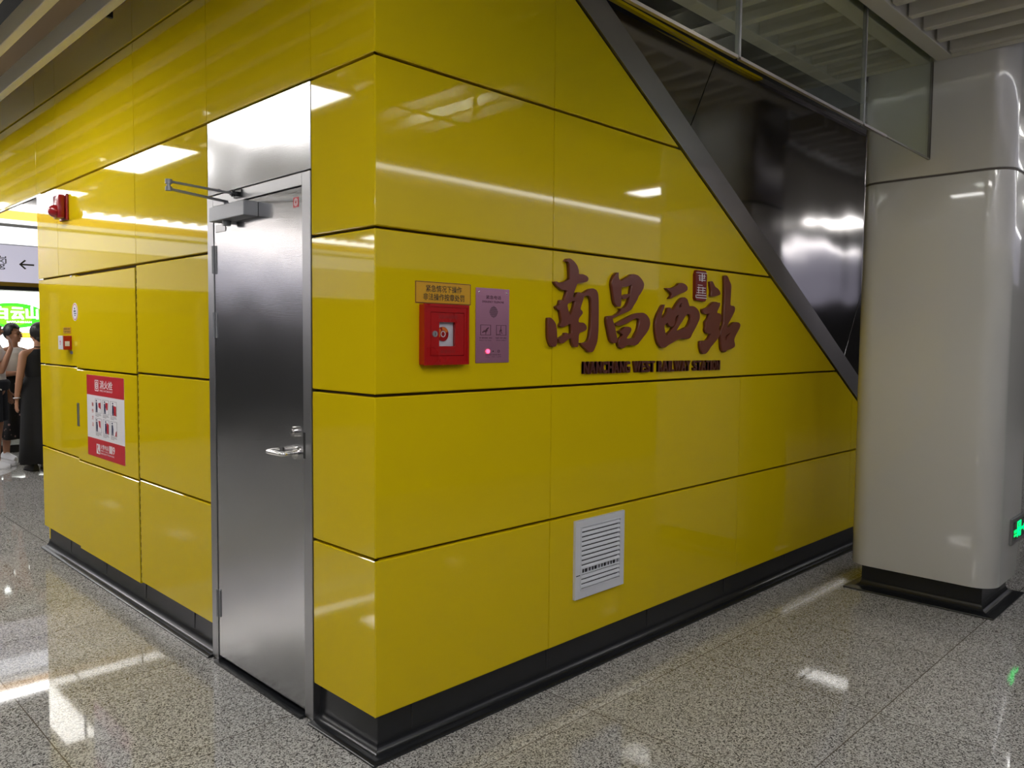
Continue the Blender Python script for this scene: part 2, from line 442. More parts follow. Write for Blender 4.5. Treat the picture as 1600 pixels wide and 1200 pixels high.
# carrier beams (trims) along X
def trim(n, x0, x1, y0, y1, z0, z1, m, label, bev=0.004):
    bm = B(); box(bm, x0, x1, y0, y1, z0, z1, bev)
    return struct('trim_%d' % n, bm, m, label, 'trim')
trim(1, -4, 3.36, -0.862, -0.772, CEIL, CEIL+0.10, M['baffle'], 'cream ceiling beam on the near side of the glass barrier')
trim(2, -4, 3.36, -0.735, -0.65, CEIL, CEIL+0.10, M['baffle'], 'cream ceiling beam seen through the glass, just behind it')
trim(3, -4, 3.9, -0.222, -0.135, CEIL, CEIL+0.10, M['baffle'], 'cream ceiling beam seen through the glass nearest the yellow wall')
trim(4, 3.29, 3.355, -0.655, -0.222, CEIL, CEIL+0.10, M['baffle'], 'short cream trim ending the baffles against the column behind the glass')
trim(5, 3.29, 3.355, -2.9, -0.862, CEIL, CEIL+0.10, M['baffle'], 'cream trim ending the near baffles in front of the column')
# ---- left yellow wall
def LP(s0, s1, r0, r1=None):
    r1 = r0+1 if r1 is None else r1
    return [(s0, ZS[r0]), (s1, ZS[r0]), (s1, ZS[r1]), (s0, ZS[r1])]
bm = B()
frL = lambda s, z, d: Lf(s, z, d)
for r in range(6): panel(bm, LP(0.004, 0.422, r), frL, bev=0.003, corner=0.004)
for r in (4, 5): panel(bm, LP(0.422, 1.3405, r), frL)
for r in range(6): panel(bm, LP(1.3405, 2.251, r), frL)
for r in (0, 1, 2): panel(bm, LP(3.30, 4.124, r), frL)
for r in (3,): panel(bm, LP(2.251, 3.65, r), frL)
for r in (4, 5): panel(bm, LP(2.251, 3.65, r), frL)
for r in (3, 4, 5): panel(bm, LP(3.65, 4.124, r), frL)
for r in (4, 5): panel(bm, LP(4.124, 5.4, r), frL); panel(bm, LP(5.4, 6.6, r), frL)
box(bm, 0.028, 0.16, 0.03, 0.415, 0.159, 3.94, mi=1)
box(bm, 0.028, 0.16, 1.345, 2.262, 0.159, 3.94, mi=1)
box(bm, 0.062, 0.16, 2.262, 3.29, 0.159, 1.94, mi=1)
box(bm, 0.028, 0.16, 3.29, 4.10, 0.159, 3.94, mi=1)
box(bm, 0.028, 0.16, 2.262, 3.29, 1.94, 3.94, mi=1)
box(bm, 0.028, 0.16, 0.415, 1.345, 2.56, 3.94, mi=1)
box(bm, 0.028, 0.045, 4.10, 6.6, 2.555, 3.94, mi=1)
struct('wall_left', bm, [M['yellow'], M['joint']], 'glossy yellow panelled wall left of the corner with the steel door', 'wall')
# ---- front yellow wall, cut by the escalator slope
DX, DZ, DK = 1.071, 3.049, -0.5897
zl = lambda x: DZ + DK*(x-DX)
nrm = Vector((-DK, 1.0)).normalized()
def under(poly): return clip(poly, nrm, nrm.x*DX + nrm.y*(DZ))
bm = B()
frF = lambda s, z, d: F(s, z, d)
cols = {0: [0, .939, 2.60, 4.25, 6.0], 1: [0, .939, 2.60, 4.25, 6.0], 2: [0, .939, 4.6], 3: [0, .939, 4.6], 4: [0, .939, 4.6], 5: [0, .939, 4.6]}
for r in range(6):
    cs = cols[r]
    for a, b in zip(cs, cs[1:]):
        p = under(LP(a, b, r))
        if len(p) >= 3: panel(bm, p, frF, corner=0.0, bev=0.004 if a == 0 else 0.003)
core = under(rect(0.03, 6.0, 0.159, 3.9))
prism(bm, core, lambda a, b, d: F(a, b, d), -0.13, -0.026, 1)
struct('wall_front', bm, [M['yellow'], M['joint']], 'glossy yellow panelled wall right of the corner carrying the station name', 'wall')
# end of the box and its back (seen in reflections only)
bm = B(); box(bm, 0.03, 6.0, 4.10, 4.124, 0.0, 3.94)
struct('wall_back', bm, M['yellow'], 'yellow wall closing the far end of the box', 'wall')
# ---- stainless slope trim and mirror sheets
dirv = Vector((1, DK)).normalized()
bm = B()
p0, p1 = Vector((0.75, zl(0.75))), Vector((6.05, zl(6.05)))
n2 = Vector((nrm.x, nrm.y))
ST = 0.149
prism(bm, [tuple(p0+n2*0.004), tuple(p1+n2*0.004), tuple(p1+n2*ST), tuple(p0+n2*ST)], lambda a, b, d: F(a, b, d), -0.03, 0.012)
struct('trim_6', bm, M['steel_strip'], 'sloping stainless steel strip edging the yellow wall', 'trim')
bm = B()
top = 3.112
base_pt = lambda t: Vector((2.05, 2.687-0.0)) + dirv*t
full = [(1.10, 0.2), (7.2, 0.2), (7.2, top), (1.10, top)]
above = clip(full, (-nrm.x, -nrm.y), -(nrm.x*DX + nrm.y*DZ) - (ST-0.02))
dn = (dirv.x, dirv.y)
for a, b in ((-3, 0), (0, 2.44), (2.44, 4.88), (4.88, 9)):
    ca = base_pt(a); cb = base_pt(b)
    q = clip(above, dn, dn[0]*cb.x+dn[1]*cb.y)
    q = clip(q, (-dn[0], -dn[1]), -(dn[0]*ca.x+dn[1]*ca.y))
    if len(q) >= 3: panel(bm, q, lambda s, z, d: F(s, z, d, 0.03), th=0.02, bev=0.001, gv=0.0, gh=0.0)
struct('wall_right', bm, M['steel_mirror'], 'dark polished stainless sheets above the slope of the yellow wall', 'wall')
ztop = lambda x: 3.148-0.030*(x-1.42) if x < 2.45 else 3.117-0.006*(x-2.45)
def sloped_trim(n, xs, m, label):
    bm = B(); prism(bm, [(x, ztop(x)-.013) for x in xs] + [(x, ztop(x)) for x in xs[::-1]], lambda a, b, d: F(a, b, d), -0.03, -0.004)
    return struct('trim_%d' % n, bm, m, label, 'trim')
sloped_trim(7, [0.9, 2.45, 2.78], M['yellow'], 'thin yellow trim along the top of the dark stainless sheets')
sloped_trim(8, [2.785, 6.0], M['steel_strip'], 'thin steel trim along the top of the dark stainless sheets')
# ---- skirting with cove
def skirt(bm, path, inward, prof, mi=0):
    """sweep profile (depth outwards, z) along 2D path with mitred corners; inward: unit normals pointing outwards per segment"""
    n = len(path); rings = []
    for i in range(n):
        if i == 0: o = inward[0]
        elif i == n-1: o = inward[-1]
        else:
            a, b = inward[i-1], inward[i]; o = (a+b); o = o / (1+a.dot(b)) if a.dot(b) > -0.99 else a
        rings.append([bm.verts.new((path[i].x + o.x*d, path[i].y + o.y*d, z)) for d, z in prof])
    m = len(prof)
    for R, S in zip(rings, rings[1:]):
        for k in range(m):
            f = bm.faces.new((R[k], R[(k+1) % m], S[(k+1) % m], S[k])); f.material_index = mi
    bm.faces.new(rings[0]).material_index = mi; bm.faces.new(rings[-1][::-1]).material_index = mi
def cove(lip): # (outward distance from the panel plane, z)
    p = [(-0.10, 0.0), (-0.10, 0.158), (-0.032, 0.158), (-0.03, 0.062)]
    for k in range(1, 7):
        a = math.pi/2*k/6
        p.append((-0.03 + 0.036*(1-math.cos(a)), 0.062 - 0.048*math.sin(a)))
    p += [(lip-0.004, 0.010), (lip, 0.007), (lip, 0.0)]
    return p
V2 = lambda x, y: Vector((x, y))
pr = cove(0.028)
bm = B(); skirt(bm, [V2(0.0, 4.124), V2(0, 1.342)], [V2(-1, 0)], pr)
for y in (1.9, 2.6, 3.2, 3.75):
    pass
struct('baseboard_left', bm, M['black_stone'], 'black stone coved skirting under the yellow wall beyond the steel door', 'baseboard', smooth=True)
bm = B(); skirt(bm, [V2(0.0, 0.424), V2(0, 0), V2(6.0, 0)], [V2(-1, 0), V2(0, -1)], pr)
struct('baseboard_front', bm, M['black_stone'], 'black stone coved skirting wrapping the near corner and front yellow wall', 'baseboard', smooth=True)
bm = B()
for y in (0.21, 1.62, 2.27, 2.92, 3.62): box(bm, -0.0285, 0.06, y-0.001, y+0.001, 0.0, 0.0085)
for y in (1.62, 2.27, 2.92, 3.62): box(bm, 0.0285, 0.06, y-0.001, y+0.001, 0.06, 0.157)
for x in (0.19, 0.96, 1.74, 2.52, 3.3): box(bm, x-0.001, x+0.001, -0.0285, 0.06, 0.0, 0.0085); box(bm, x-0.001, x+0.001, 0.0285, 0.06, 0.06, 0.157)
struct('trim_9', bm, M['stone_joint'], 'fine joints between the black skirting stones', 'trim')
# ---- hall ends and far walls
bm = B(); box(bm, 15.8, 16, -9, 16, 0, 3.95)
struct('wall_east', bm, M['wall_grey'], 'grey end wall of the hall, far to the right', 'wall')
bm = B(); box(bm, -16, -15.8, -9, 16, 0, 3.95)
struct('wall_west', bm, M['wall_grey'], 'grey end wall of the hall, far to the left', 'wall')
bm = B(); box(bm, -16, 16, 13.2, 13.4, 0, 3.95)
struct('wall_north', bm, M['wall_grey'], 'grey trackside wall behind the platform doors', 'wall')
bm = B(); box(bm, -16, 16, -8.4, -8.2, 0, 3.95)
struct('wall_south', bm, M['wall_grey'], 'grey trackside wall behind the opposite platform doors', 'wall')

# ================================================================== STEEL DOOR
door = thing('door_1', (0, 0.88, 0), 'tall brushed stainless steel door with lever handle and overhead closer', 'door', None, 'structure')
dy0, dy1 = 0.4235, 1.339
bm = B()   # frame: jambs and header
plate(bm, 'L', dy0, 0.486, 0.008, 2.205, 0, -0.09, 0.004, 0.002)
plate(bm, 'L', 1.277, dy1, 0.008, 2.205, 0, -0.09, 0.004, 0.002)
plate(bm, 'L', 0.486, 1.277, 2.155, 2.205, 0, -0.09, 0.004, 0.002)
obj('door_frame', bm, M['steel_plain'], door)
bm = B(); panel(bm, rect(dy0+.002, dy1-.002, 2.206, 2.552), frL, bev=0.002)
obj('transom_panel', bm, M['steel'], door)
bm = B(); plate(bm, 'L', 0.4895, 1.2735, 0.030, 2.151, 0, -0.045, 0.0, 0.002)
leaf = obj('door_leaf', bm, M['steel'], door)
bm = B(); plate(bm, 'L', 0.486, 1.277, 0.0, 2.156, 0, -0.12, -0.06); plate(bm, 'L', 0.486, 1.277, 0.0, 0.012, 0, -0.12, 0.028)
obj('threshold', bm, M['black_stone'], door, label='black stone threshold and dark rebate')
for za, zb in ((1.848, 1.976), (1.549, 1.668), (0.222, 0.35)):
    bm = B(); cyl(bm, (-0.006, 1.2755, za), (-0.006, 1.2755, zb), 0.0075, n=16)
    for t in (0.33, 0.66):
        zz = za+(zb-za)*t; cyl(bm, (-0.006, 1.2755, zz-.0015), (-0.006, 1.2755, zz+.0015), 0.0083, n=16)
    plate(bm, 'L', 1.252, 1.299, za, zb, 0, -0.002, 0.0035)
    obj('hinge', bm, M['closer'], door, smooth=True)
# lever handle on a round rose, returning to the door
hy, hz = 0.545, 1.085
bm = B()
cyl(bm, (0.0, hy, hz), (-0.009, hy, hz), 0.027, 0.026, n=32)
cyl(bm, (-0.009, hy, hz), (-0.02, hy, hz), 0.014, n=24)
hd = obj('door_handle', bm, M['chrome'], door, smooth=True)
bm = B()
pts = [(-0.012, hy, hz), (-0.05, hy, hz)]
for k in range(1, 6):
    a = math.pi/2*k/5; pts.append((-0.05-0.016*math.sin(a), hy+0.016*(1-math.cos(a)), hz))
pts += [(-0.066, hy+0.11, hz)]
for k in range(1, 6):
    a = math.pi/2*k/5; pts.append((-0.066+0.016*(1-math.cos(a)), hy+0.11+0.016*math.sin(a), hz))
pts += [(-0.012, hy+0.126, hz)]
tube(bm, pts, 0.0098, 16)
obj('lever', bm, M['chrome'], hd, smooth=True)
bm = B(); cyl(bm, (0, 0.552, 1.172), (-0.016, 0.552, 1.172), 0.0215, 0.0205, n=32); cyl(bm, (-0.016, 0.552, 1.172), (-0.020, 0.552, 1.172), 0.011, n=24)
lk = obj('lock_cylinder', bm, M['chrome'], door, smooth=True)
bm = B(); plate(bm, 'L', 0.5505, 0.5535, 1.1665, 1.1775, 0, 0.0200, 0.0204)
obj('keyhole', bm, M['black'], lk)
bm = B(); plate(bm, 'L', 0.4865, 0.4895, 1.06, 1.19, 0, -0.03, -0.001); plate(bm, 'L', 0.470, 0.486, 1.07, 1.175, 0, 0.0035, 0.0048)
obj('strike_plate', bm, M['black'], door)
# closer
bm = B(); box(bm, -0.068, 0.0, 0.848, 1.178, 2.069, 2.133, 0.003)
dc = obj('door_closer', bm, M['closer'], door)
bm = B(); cyl(bm, (-0.034, 1.075, 2.07), (-0.034, 1.075, 2.048), 0.020, 0.018, n=24)
obj('valve_cap', bm, M['closer'], dc, smooth=True)
el = (-0.335, 0.955)
bm = B(); tube(bm, [(-0.034, 1.075, 2.132), (-0.034, 1.075, 2.150)], 0.013, 16)
def bar(bm, p, q, wdt, z0, z1):
    p, q = Vector(p), Vector(q); d = (q-p).normalized(); n = Vector((-d.y, d.x))*wdt/2
    prism(bm, [tuple(p+n), tuple(q+n), tuple(q-n), tuple(p-n)], lambda a, b, d_: Vector((a, b, d_)), z0, z1)
bar(bm, (-0.034, 1.075), el, 0.022, 2.150, 2.157)
obj('lower_arm', bm, M['closer'], dc)
bm = B(); bar(bm, el, (-0.03, 1.02), 0.018, 2.180, 2.187)
cyl(bm, (-0.10, 1.003, 2.186), (-0.10, 1.003, 2.190), 0.006, n=12)
obj('upper_arm', bm, M['closer'], dc)
bm = B(); cyl(bm, (el[0], el[1], 2.146), (el[0], el[1], 2.162), 0.0135, n=20); cyl(bm, (el[0], el[1], 2.162), (el[0], el[1], 2.176), 0.008, n=20); cyl(bm, (el[0], el[1], 2.174), (el[0], el[1], 2.192), 0.0135, n=20)
obj('elbow_joint', bm, M['closer'], dc, smooth=True)
bm = B(); plate(bm, 'L', 0.985, 1.055, 2.168, 2.202, 0, 0.004, 0.010); plate(bm, 'L', 1.005, 1.035, 2.176, 2.192, 0, 0.010, 0.040, 0.002); cyl(bm, (-0.03, 1.02, 2.17), (-0.03, 1.02, 2.196), 0.009, n=16)
obj('arm_bracket', bm, M['black_stone'], dc)
bm = B(); plate(bm, 'L', 1.155, 1.255, 2.035, 2.070, 0, 0.0, 0.003, 0.001)
obj('drop_plate', bm, M['steel_plain'], door)
bm = B(); plate(bm, 'L', 0.516, 0.558, 2.074, 2.114, 0, 0.0, 0.001)
st = obj('sticker', bm, M['red_print'], door, label='small square red sticker')
bm = B()
for r0, r1 in ((0.015, 0.0125), (0.009, 0.0065)):
    n = 24
    for k in range(n):
        a, b = 2*math.pi*k/n, 2*math.pi*(k+1)/n
        prism(bm, [(0.537+r0*math.cos(a), 2.094+r0*math.sin(a)), (0.537+r0*math.cos(b), 2.094+r0*math.sin(b)), (0.537+r1*math.cos(b), 2.094+r1*math.sin(b)), (0.537+r1*math.cos(a), 2.094+r1*math.sin(a))], lambda a_, b_, d: Lf(a_, b_, d), 0.001, 0.0014)
obj('sticker_mark', bm, M['white_print'], st)

# ================================================================== HYDRANT CABINET (flush doors) and what is on the left wall
cab = thing('hydrant_cabinet_door', (0, 2.78, 0.16), 'flush yellow cabinet door holding the red and white instruction poster', 'cabinet door')
bm = B()
for r in range(3):
    p = LP(2.262, 3.30, r); p = [(a, b-0.010) for a, b in p]
    panel(bm, p, lambda s, z, d: Lf(s, z, d, -0.004), th=0.05)
obj('door_panel', bm, M['yellow'], cab)
bm = B()   # long piano hinge in the gap
plate(bm, 'L', 2.2525, 2.262, 0.17, 1.94, 0, -0.012, -0.004)
obj('piano_hinge', bm, M['steel_plain'], cab)
bm = B()
for k in range(40): plate(bm, 'L', 2.2540, 2.2605, 0.19+k*0.0436, 0.215+k*0.0436, 0, -0.004, -0.0015)
obj('hinge_knuckles', bm, M['black'], cab, label='dark knuckles of the long hinge')
hp = B(); ring_prism(hp, 'L', (3.262, 3.300, 0.965, 1.115), (3.270, 3.292, 0.973, 1.107), 0, 0.003, 0.008)
hob = obj('slot_handle', hp, M['steel_plain'], cab)
bm = B(); plate(bm, 'L', 3.270, 3.292, 0.973, 1.107, 0, 0.002, 0.0048)
obj('slot_recess', bm, M['grey_print'], hob)

# poster
PX0, PX1, PZ0, PZ1 = 3.105, 2.458, 0.801, 1.309
FBD = 0.0045
po = thing('instruction_poster', (-0.004, 2.78, 0.8), 'red and white fire hydrant instruction poster with six small pictures', 'poster')
W_ = PX0-PX1
ps = lambda u: PX0 - u*W_          # u 0..1 left to right
pz = lambda v: PZ1 - v*(PZ1-PZ0)   # v 0..1 top to bottom
bm = B(); plate(bm, 'L', PX0, PX1, PZ0, PZ1, 0, 0.0042, 0.0052)
obj('sheet', bm, M['white_print'], po)
bm = B(); plate(bm, 'L', PX0, PX1, pz(0.245), PZ1, 0, 0.0052, 0.0056); plate(bm, 'L', PX0, PX1, PZ0, pz(0.775), 0, 0.0052, 0.0056)
obj('red_bands', bm, M['red_print'], po)
text('title', '消火栓', M['white_print'], 'L', ps(.37), ps(.715), pz(.155), pz(.055), -0.0058, po, bold=0.02)
text('title', 'FIRE HYDRANT', M['white_print'], 'L', ps(.37), ps(.715), pz(.19), pz(.168), -0.0058, po, bold=0.01)
bm = B(); ring_prism(bm, 'L', (ps(.335), ps(.235), pz(.19), pz(.055)), (ps(.325), ps(.245), pz(.18), pz(.065)), 0, 0.0056, 0.006)
for k in range(20):
    a, b = 2*math.pi*k/20, 2*math.pi*(k+1)/20
    for r0, r1 in ((0.024, 0.018), (0.012, 0.006)):
        prism(bm, [(ps(.285)+r0*math.cos(t), pz(.122)+r0*math.sin(t)) for t in (a, b)] + [(ps(.285)+r1*math.cos(t), pz(.122)+r1*math.sin(t)) for t in (b, a)], lambda a_, b_, d: Lf(a_, b_, d), 0.0056, 0.006)
obj('hose_reel_symbol', bm, M['white_print'], po)
for i, ch in enumerate('操作方法'):
    text('side_title', ch, M['red_print'], 'L', ps(.135), ps(.185), pz(.385+i*.082), pz(.335+i*.082), -0.0054, po, bold=0.02)
for r in range(2):
    for c in range(3):
        u0, v0 = .235+c*.205, .285+r*.235
        bm = B(); ring_prism(bm, 'L', (ps(u0), ps(u0+.165), pz(v0+.17), pz(v0)), (ps(u0+.005), ps(u0+.16), pz(v0+.167), pz(v0+.003)), 0, 0.0052, 0.0056)
        pic = obj('picture_frame', bm, M['grey_print'], po)
        lean = (0.0, 0.02, 0.03, 0.0, 0.04, 0.01)[r*3+c]
        bm = B()   # little standing man
        mp = lambda a_, b_, d: Lf(ps(u0+a_), pz(v0+b_), d)
        prism(bm, [(.018+lean, .045), (.05+lean, .04), (.062+lean, .09), (.06+lean, .165), (.042+lean, .165), (.036+lean, .115), (.03+lean, .165), (.014+lean, .165), (.016+lean, .10)], mp, 0.0053, 0.0058)
        prism(bm, [(.034+lean+.014*math.cos(t), .024+.011*math.sin(t)) for t in (2*math.pi*k/10 for k in range(10))], mp, 0.0053, 0.0058)
        obj('figure', bm, M['blue_print'], pic)
        bm = B()
        hs = [[(.085, .05), (.15, .04), (.15, .12), (.09, .10)], [(.075, .03), (.14, .03), (.135, .11), (.105, .12), (.08, .08)], [(.08, .05), (.15, .055), (.152, .165), (.09, .16)],
              [(.08, .03), (.135, .03), (.14, .12), (.10, .10)], [(.10, .03), (.152, .05), (.15, .165), (.10, .16)], [(.13, .12), (.155, .10), (.155, .168), (.115, .168)]][r*3+c]
        prism(bm, hs, mp, 0.0053, 0.0056)
        obj('hose', bm, M['red_print'], pic)
        bm = B()
        for k in range(3): plate(bm, 'L', ps(u0), ps(u0+(.15, .16, .09)[k]), pz(v0+.186+k*.014), pz(v0+.181+k*.014), 0, 0.0052, 0.0055)
        obj('caption', bm, M['grey_print'], pic)
bm = B(); plate(bm, 'L', ps(.25), ps(.345), pz(.955), pz(.835), 0, 0.0056, 0.006)
ic = obj('telephone_symbol', bm, M['white_print'], po)
bm = B(); prism(bm, [(.27, .85), (.295, .85), (.295, .875), (.285, .89), (.31, .925), (.325, .92), (.335, .935), (.315, .95), (.29, .93), (.268, .88)], lambda a_, b_, d: Lf(ps(a_), pz(b_), d), 0.006, 0.0064)
obj('handset', bm, M['red_print'], ic)
text('notice', '火警电话', M['white_print'], 'L', ps(.365), ps(.585), pz(.885), pz(.83), -0.0058, po, bold=0.015)
for u0, u1, ch in ((.60, .635, '1'), (.645, .68, '1'), (.69, .745, '9')):
    text('notice_digit', ch, M['white_print'], 'L', ps(u0), ps(u1), pz(.91), pz(.82), -0.0058, po, bold=0.02)
text('notice', 'FIRE CALL', M['white_print'], 'L', ps(.365), ps(.585), pz(.915), pz(.897), -0.0058, po, bold=0.008)
text('notice', 'EMERGENCY TELEPHONE', M['white_print'], 'L', ps(.365), ps(.725), pz(.948), pz(.93), -0.0058, po, bold=0.008)

# fire alarm strobe
sb = thing('fire_alarm_strobe', (0, 3.47, 2.31), 'red fire alarm strobe high on the far left yellow wall', 'fire alarm')
bm = B(); plate(bm, 'L', 3.395, 3.545, 2.305, 2.475, 0, 0.0, 0.018, 0.006)
obj('back_plate', bm, M['alarm_red'], sb)
bm = B(); plate(bm, 'L', 3.405, 3.535, 2.315, 2.468, 0, 0.018, 0.060, 0.012)
obj('housing', bm, M['alarm_red'], sb, smooth=True)
bm = B(); ball(bm, (-0.060, 3.470, 2.362), (0.045, 0.05, 0.042), u=24, v=14)
obj('beacon_lens', bm, M['red_dark'], sb, smooth=True)
for i, ch in enumerate('FIRE'):
    text('lettering', ch, M['white_print'], 'L', 3.452+.008, 3.436+.008, 2.448-i*.017-.013, 2.448-i*.017, -0.0605, sb, bold=0.02)
# oval sticker
os_ = thing('oval_sticker', (0, 3.31, 1.705), 'round white sticker on the yellow wall above the call point', 'sticker')
bm = B(); prism(bm, [(3.308+.058*math.cos(t), 1.706+.058*math.sin(t)) for t in (2*math.pi*k/40 for k in range(40))], lambda a, b, d: Lf(a, b, d), 0.0, 0.0055)
obj('disc', bm, M['white_print'], os_)
bm = B()
for k in range(40):
    t0, t1 = 2*math.pi*k/40, 2*math.pi*(k+1)/40
    prism(bm, [(3.308+.052*math.cos(t), 1.706+.052*math.sin(t)) for t in (t0, t1)] + [(3.308+.047*math.cos(t), 1.706+.047*math.sin(t)) for t in (t1, t0)], lambda a, b, d: Lf(a, b, d), 0.0055, 0.006)
obj('ring_print', bm, M['red_print'], os_)
bm = B()
for s0, s1, z0, z1 in ((3.33, 3.288, 1.705, 1.716), (3.325, 3.28, 1.692, 1.699), (3.318, 3.29, 1.68, 1.686), (3.32, 3.30, 1.722, 1.733)): plate(bm, 'L', s0, s1, z0, z1, 0, 0.0055, 0.006)
obj('arrow_print', bm, M['blue_print'], os_)
# manual call point with its labels
cp = thing('manual_call_point', (0, 3.45, 1.46), 'small red and white fire call point on the yellow wall', 'call point')
bm = B(); plate(bm, 'L', 3.40, 3.495, 1.459, 1.552, 0, 0.0, 0.050, 0.003)
obj('housing', bm, M['red'], cp)
bm = B(); plate(bm, 'L', 3.402, 3.493, 1.461, 1.55, 0, 0.050, 0.056, 0.002)
fp = obj('front_plate', bm, M['white_paint'], cp)
bm = B(); prism(bm, [(3.462, 1.51), (3.448, 1.522), (3.434, 1.51), (3.444, 1.51), (3.444, 1.49), (3.452, 1.49), (3.452, 1.51)], lambda a, b, d: Lf(a, b, d), 0.056, 0.0565)
obj('arrow', bm, M['red_print'], fp)
bm = B(); box(bm, -0.042, -0.014, 3.399, 3.4002, 1.483, 1.515)
obj('side_label', bm, M['white_print'], cp)
yl = thing('warning_label', (0, 3.47, 1.57), 'tiny amber warning label above the fire call point', 'label')
bm = B(); plate(bm, 'L', 3.41, 3.57, 1.566, 1.608, 0, 0.0, 0.0025); obj('plate', bm, M['amber'], yl)
text('lettering', '紧急情况下操作', M['black_print'], 'L', 3.555, 3.425, 1.590, 1.602, -0.0028, yl, bold=0.01)
text('lettering', '非法操作按章处罚', M['black_print'], 'L', 3.56, 3.42, 1.572, 1.584, -0.0028, yl, bold=0.01)
bm = B(); plate(bm, 'L', 3.385, 3.435, 1.432, 1.450, 0, 0.0, 0.002)
tag(obj('paper_label', bm, M['grey_print'], origin=(0, 3.41, 1.44)), 'small grey paper label under the fire call point', 'label')
bm = B(); plate(bm, 'L', 3.37, 3.405, 1.934, 1.944, 0, 0.0, 0.002)
tag(obj('paper_label', bm, M['white_print'], origin=(0, 3.39, 1.94)), 'tiny pale sticker just below a panel joint, far left wall', 'label')

# ================================================================== FRONT WALL FITTINGS
ws = thing('warning_sign', (0.316, 0, 1.69), 'amber warning plate with two lines of writing above the red box', 'sign')
bm = B(); plate(bm, 'F', 0.178, 0.455, 1.687, 1.770, 0, 0.0, 0.003, 0.001); obj('plate', bm, M['amber'], ws)
bm = B(); ring_prism(bm, 'F', (0.179, 0.454, 1.688, 1.769), (0.1815, 0.4515, 1.6905, 1.7665), 0, 0.003, 0.0034); obj('border', bm, M['brown_dark'], ws)
text('lettering', '紧急情况下操作', M['black_print'], 'F', 0.228, 0.407, 1.731, 1.757, 0, ws, 0.0034, bold=0.012)
text('lettering', '非法操作按章处罚', M['black_print'], 'F', 0.215, 0.420, 1.699, 1.726, 0, ws, 0.0034, bold=0.012)

eb = thing('emergency_button_box', (0.31, 0, 1.46), 'red metal emergency button box with a small window and lock', 'box')
EX0, EX1, EZ0, EZ1 = 0.199, 0.4185, 1.458, 1.683
bm = B(); ring_prism(bm, 'F', (EX0, EX1, EZ0, EZ1), (0.229, 0.397, 1.490, 1.655), 0, 0.0, 0.030)
plate(bm, 'F', EX0+.01, EX1-.01, EZ0+.01, EZ1-.01, 0, 0.0, 0.012)
obj('housing', bm, M['red'], eb)
bm = B(); ring_prism(bm, 'F', (0.197, 0.4205, 1.456, 1.685), (0.207, 0.4105, 1.466, 1.675), 0, 0.026, 0.033)
obj('rim', bm, M['red'], eb)
bm = B(); ring_prism(bm, 'F', (0.231, 0.3955, 1.492, 1.653), (0.272, 0.352, 1.527, 1.618), 0, 0.020, 0.029)
bd = obj('box_door', bm, M['red'], eb)
bm = B(); plate(bm, 'F', 0.270, 0.354, 1.525, 1.620, 0, 0.012, 0.0135); obj('white_backing', bm, M['white_print'], eb)
bm = B(); cyl(bm, (0.299, -0.0135, 1.573), (0.299, -0.019, 1.573), 0.0275, n=40); kb = obj('push_button', bm, M['red'], eb, smooth=True)
bm = B()
for k in range(12):
    if k in (1, 2, 3, 6, 7, 10): continue
bm2 = B()
def arc(bm, cx, cz, r0, r1, a0, a1, d0, d1, n=16, mi=0):
    for k in range(n):
        t0, t1 = a0+(a1-a0)*k/n, a0+(a1-a0)*(k+1)/n
        prism(bm, [(cx+r0*math.cos(t), cz+r0*math.sin(t)) for t in (t0, t1)] + [(cx+r1*math.cos(t), cz+r1*math.sin(t)) for t in (t1, t0)], lambda a, b, d: F(a, b, d), d0, d1, mi)
arc(bm2, 0.299, 1.573, 0.0265, 0.015, math.radians(20), math.radians(100), 0.019, 0.0196)
arc(bm2, 0.299, 1.573, 0.0265, 0.015, math.radians(125), math.radians(215), 0.019, 0.0196)
obj('orange_arrows', bm2, M['orange'], kb); bm.free()
bm = B(); arc(bm, 0.299, 1.573, 0.012, 0.009, 0, 2*math.pi, 0.019, 0.0205, 24); obj('centre_ring', bm, M['white_print'], kb)
bm = B(); plate(bm, 'F', 0.272, 0.352, 1.527, 1.618, 0, 0.024, 0.0255); obj('window_pane', bm, M['window_glass'], bd)
bm = B(); cyl(bm, (0.249, -0.029, 1.573), (0.249, -0.034, 1.573), 0.0115, n=28); kl = obj('lock', bm, M['closer'], bd, smooth=True)
bm = B(); plate(bm, 'F', 0.2482, 0.2502, 1.567, 1.578, 0, 0.034, 0.0344); obj('keyhole', bm, M['black'], kl)
text('lettering', '紧急停车按钮', M['red_text'], 'F', 0.268, 0.362, 1.630, 1.645, 0, bd, 0.0292, bold=0.01, label='dark red lettering')
text('lettering', '破玻启动', M['red_text'], 'F', 0.277, 0.350, 1.500, 1.514, 0, bd, 0.0292, bold=0.01, label='dark red lettering')

tp = thing('emergency_telephone', (0.576, 0, 1.46), 'steel emergency telephone panel tinted as a pink reflection, right of the red box', 'telephone')
TX0, TX1, TZ0, TZ1 = 0.482, 0.669, 1.459, 1.760
tx = lambda u: TX0+u*(TX1-TX0); tz = lambda v: TZ1-v*(TZ1-TZ0)
bm = B(); plate(bm, 'F', TX0, TX1, TZ0, TZ1, 0, 0.0, 0.004, 0.0015); obj('face_plate', bm, M['steel_pink_reflection'], tp)
for u in (.09, .92):
    bm = B(); ball(bm, (tx(u), -0.004, tz(.055)), (0.004, 0.002, 0.004)); obj('screw', bm, M['chrome'], tp, smooth=True)
text('lettering', '紧急电话', M['violet_print'], 'F', tx(.29), tx(.74), tz(.145), tz(.095), 0, tp, 0.0042, bold=0.01)
text('lettering', 'EMERGENCY TELEPHONE', M['violet_print'], 'F', tx(.18), tx(.83), tz(.195), tz(.168), 0, tp, 0.0042, bold=0.015)
bm = B()
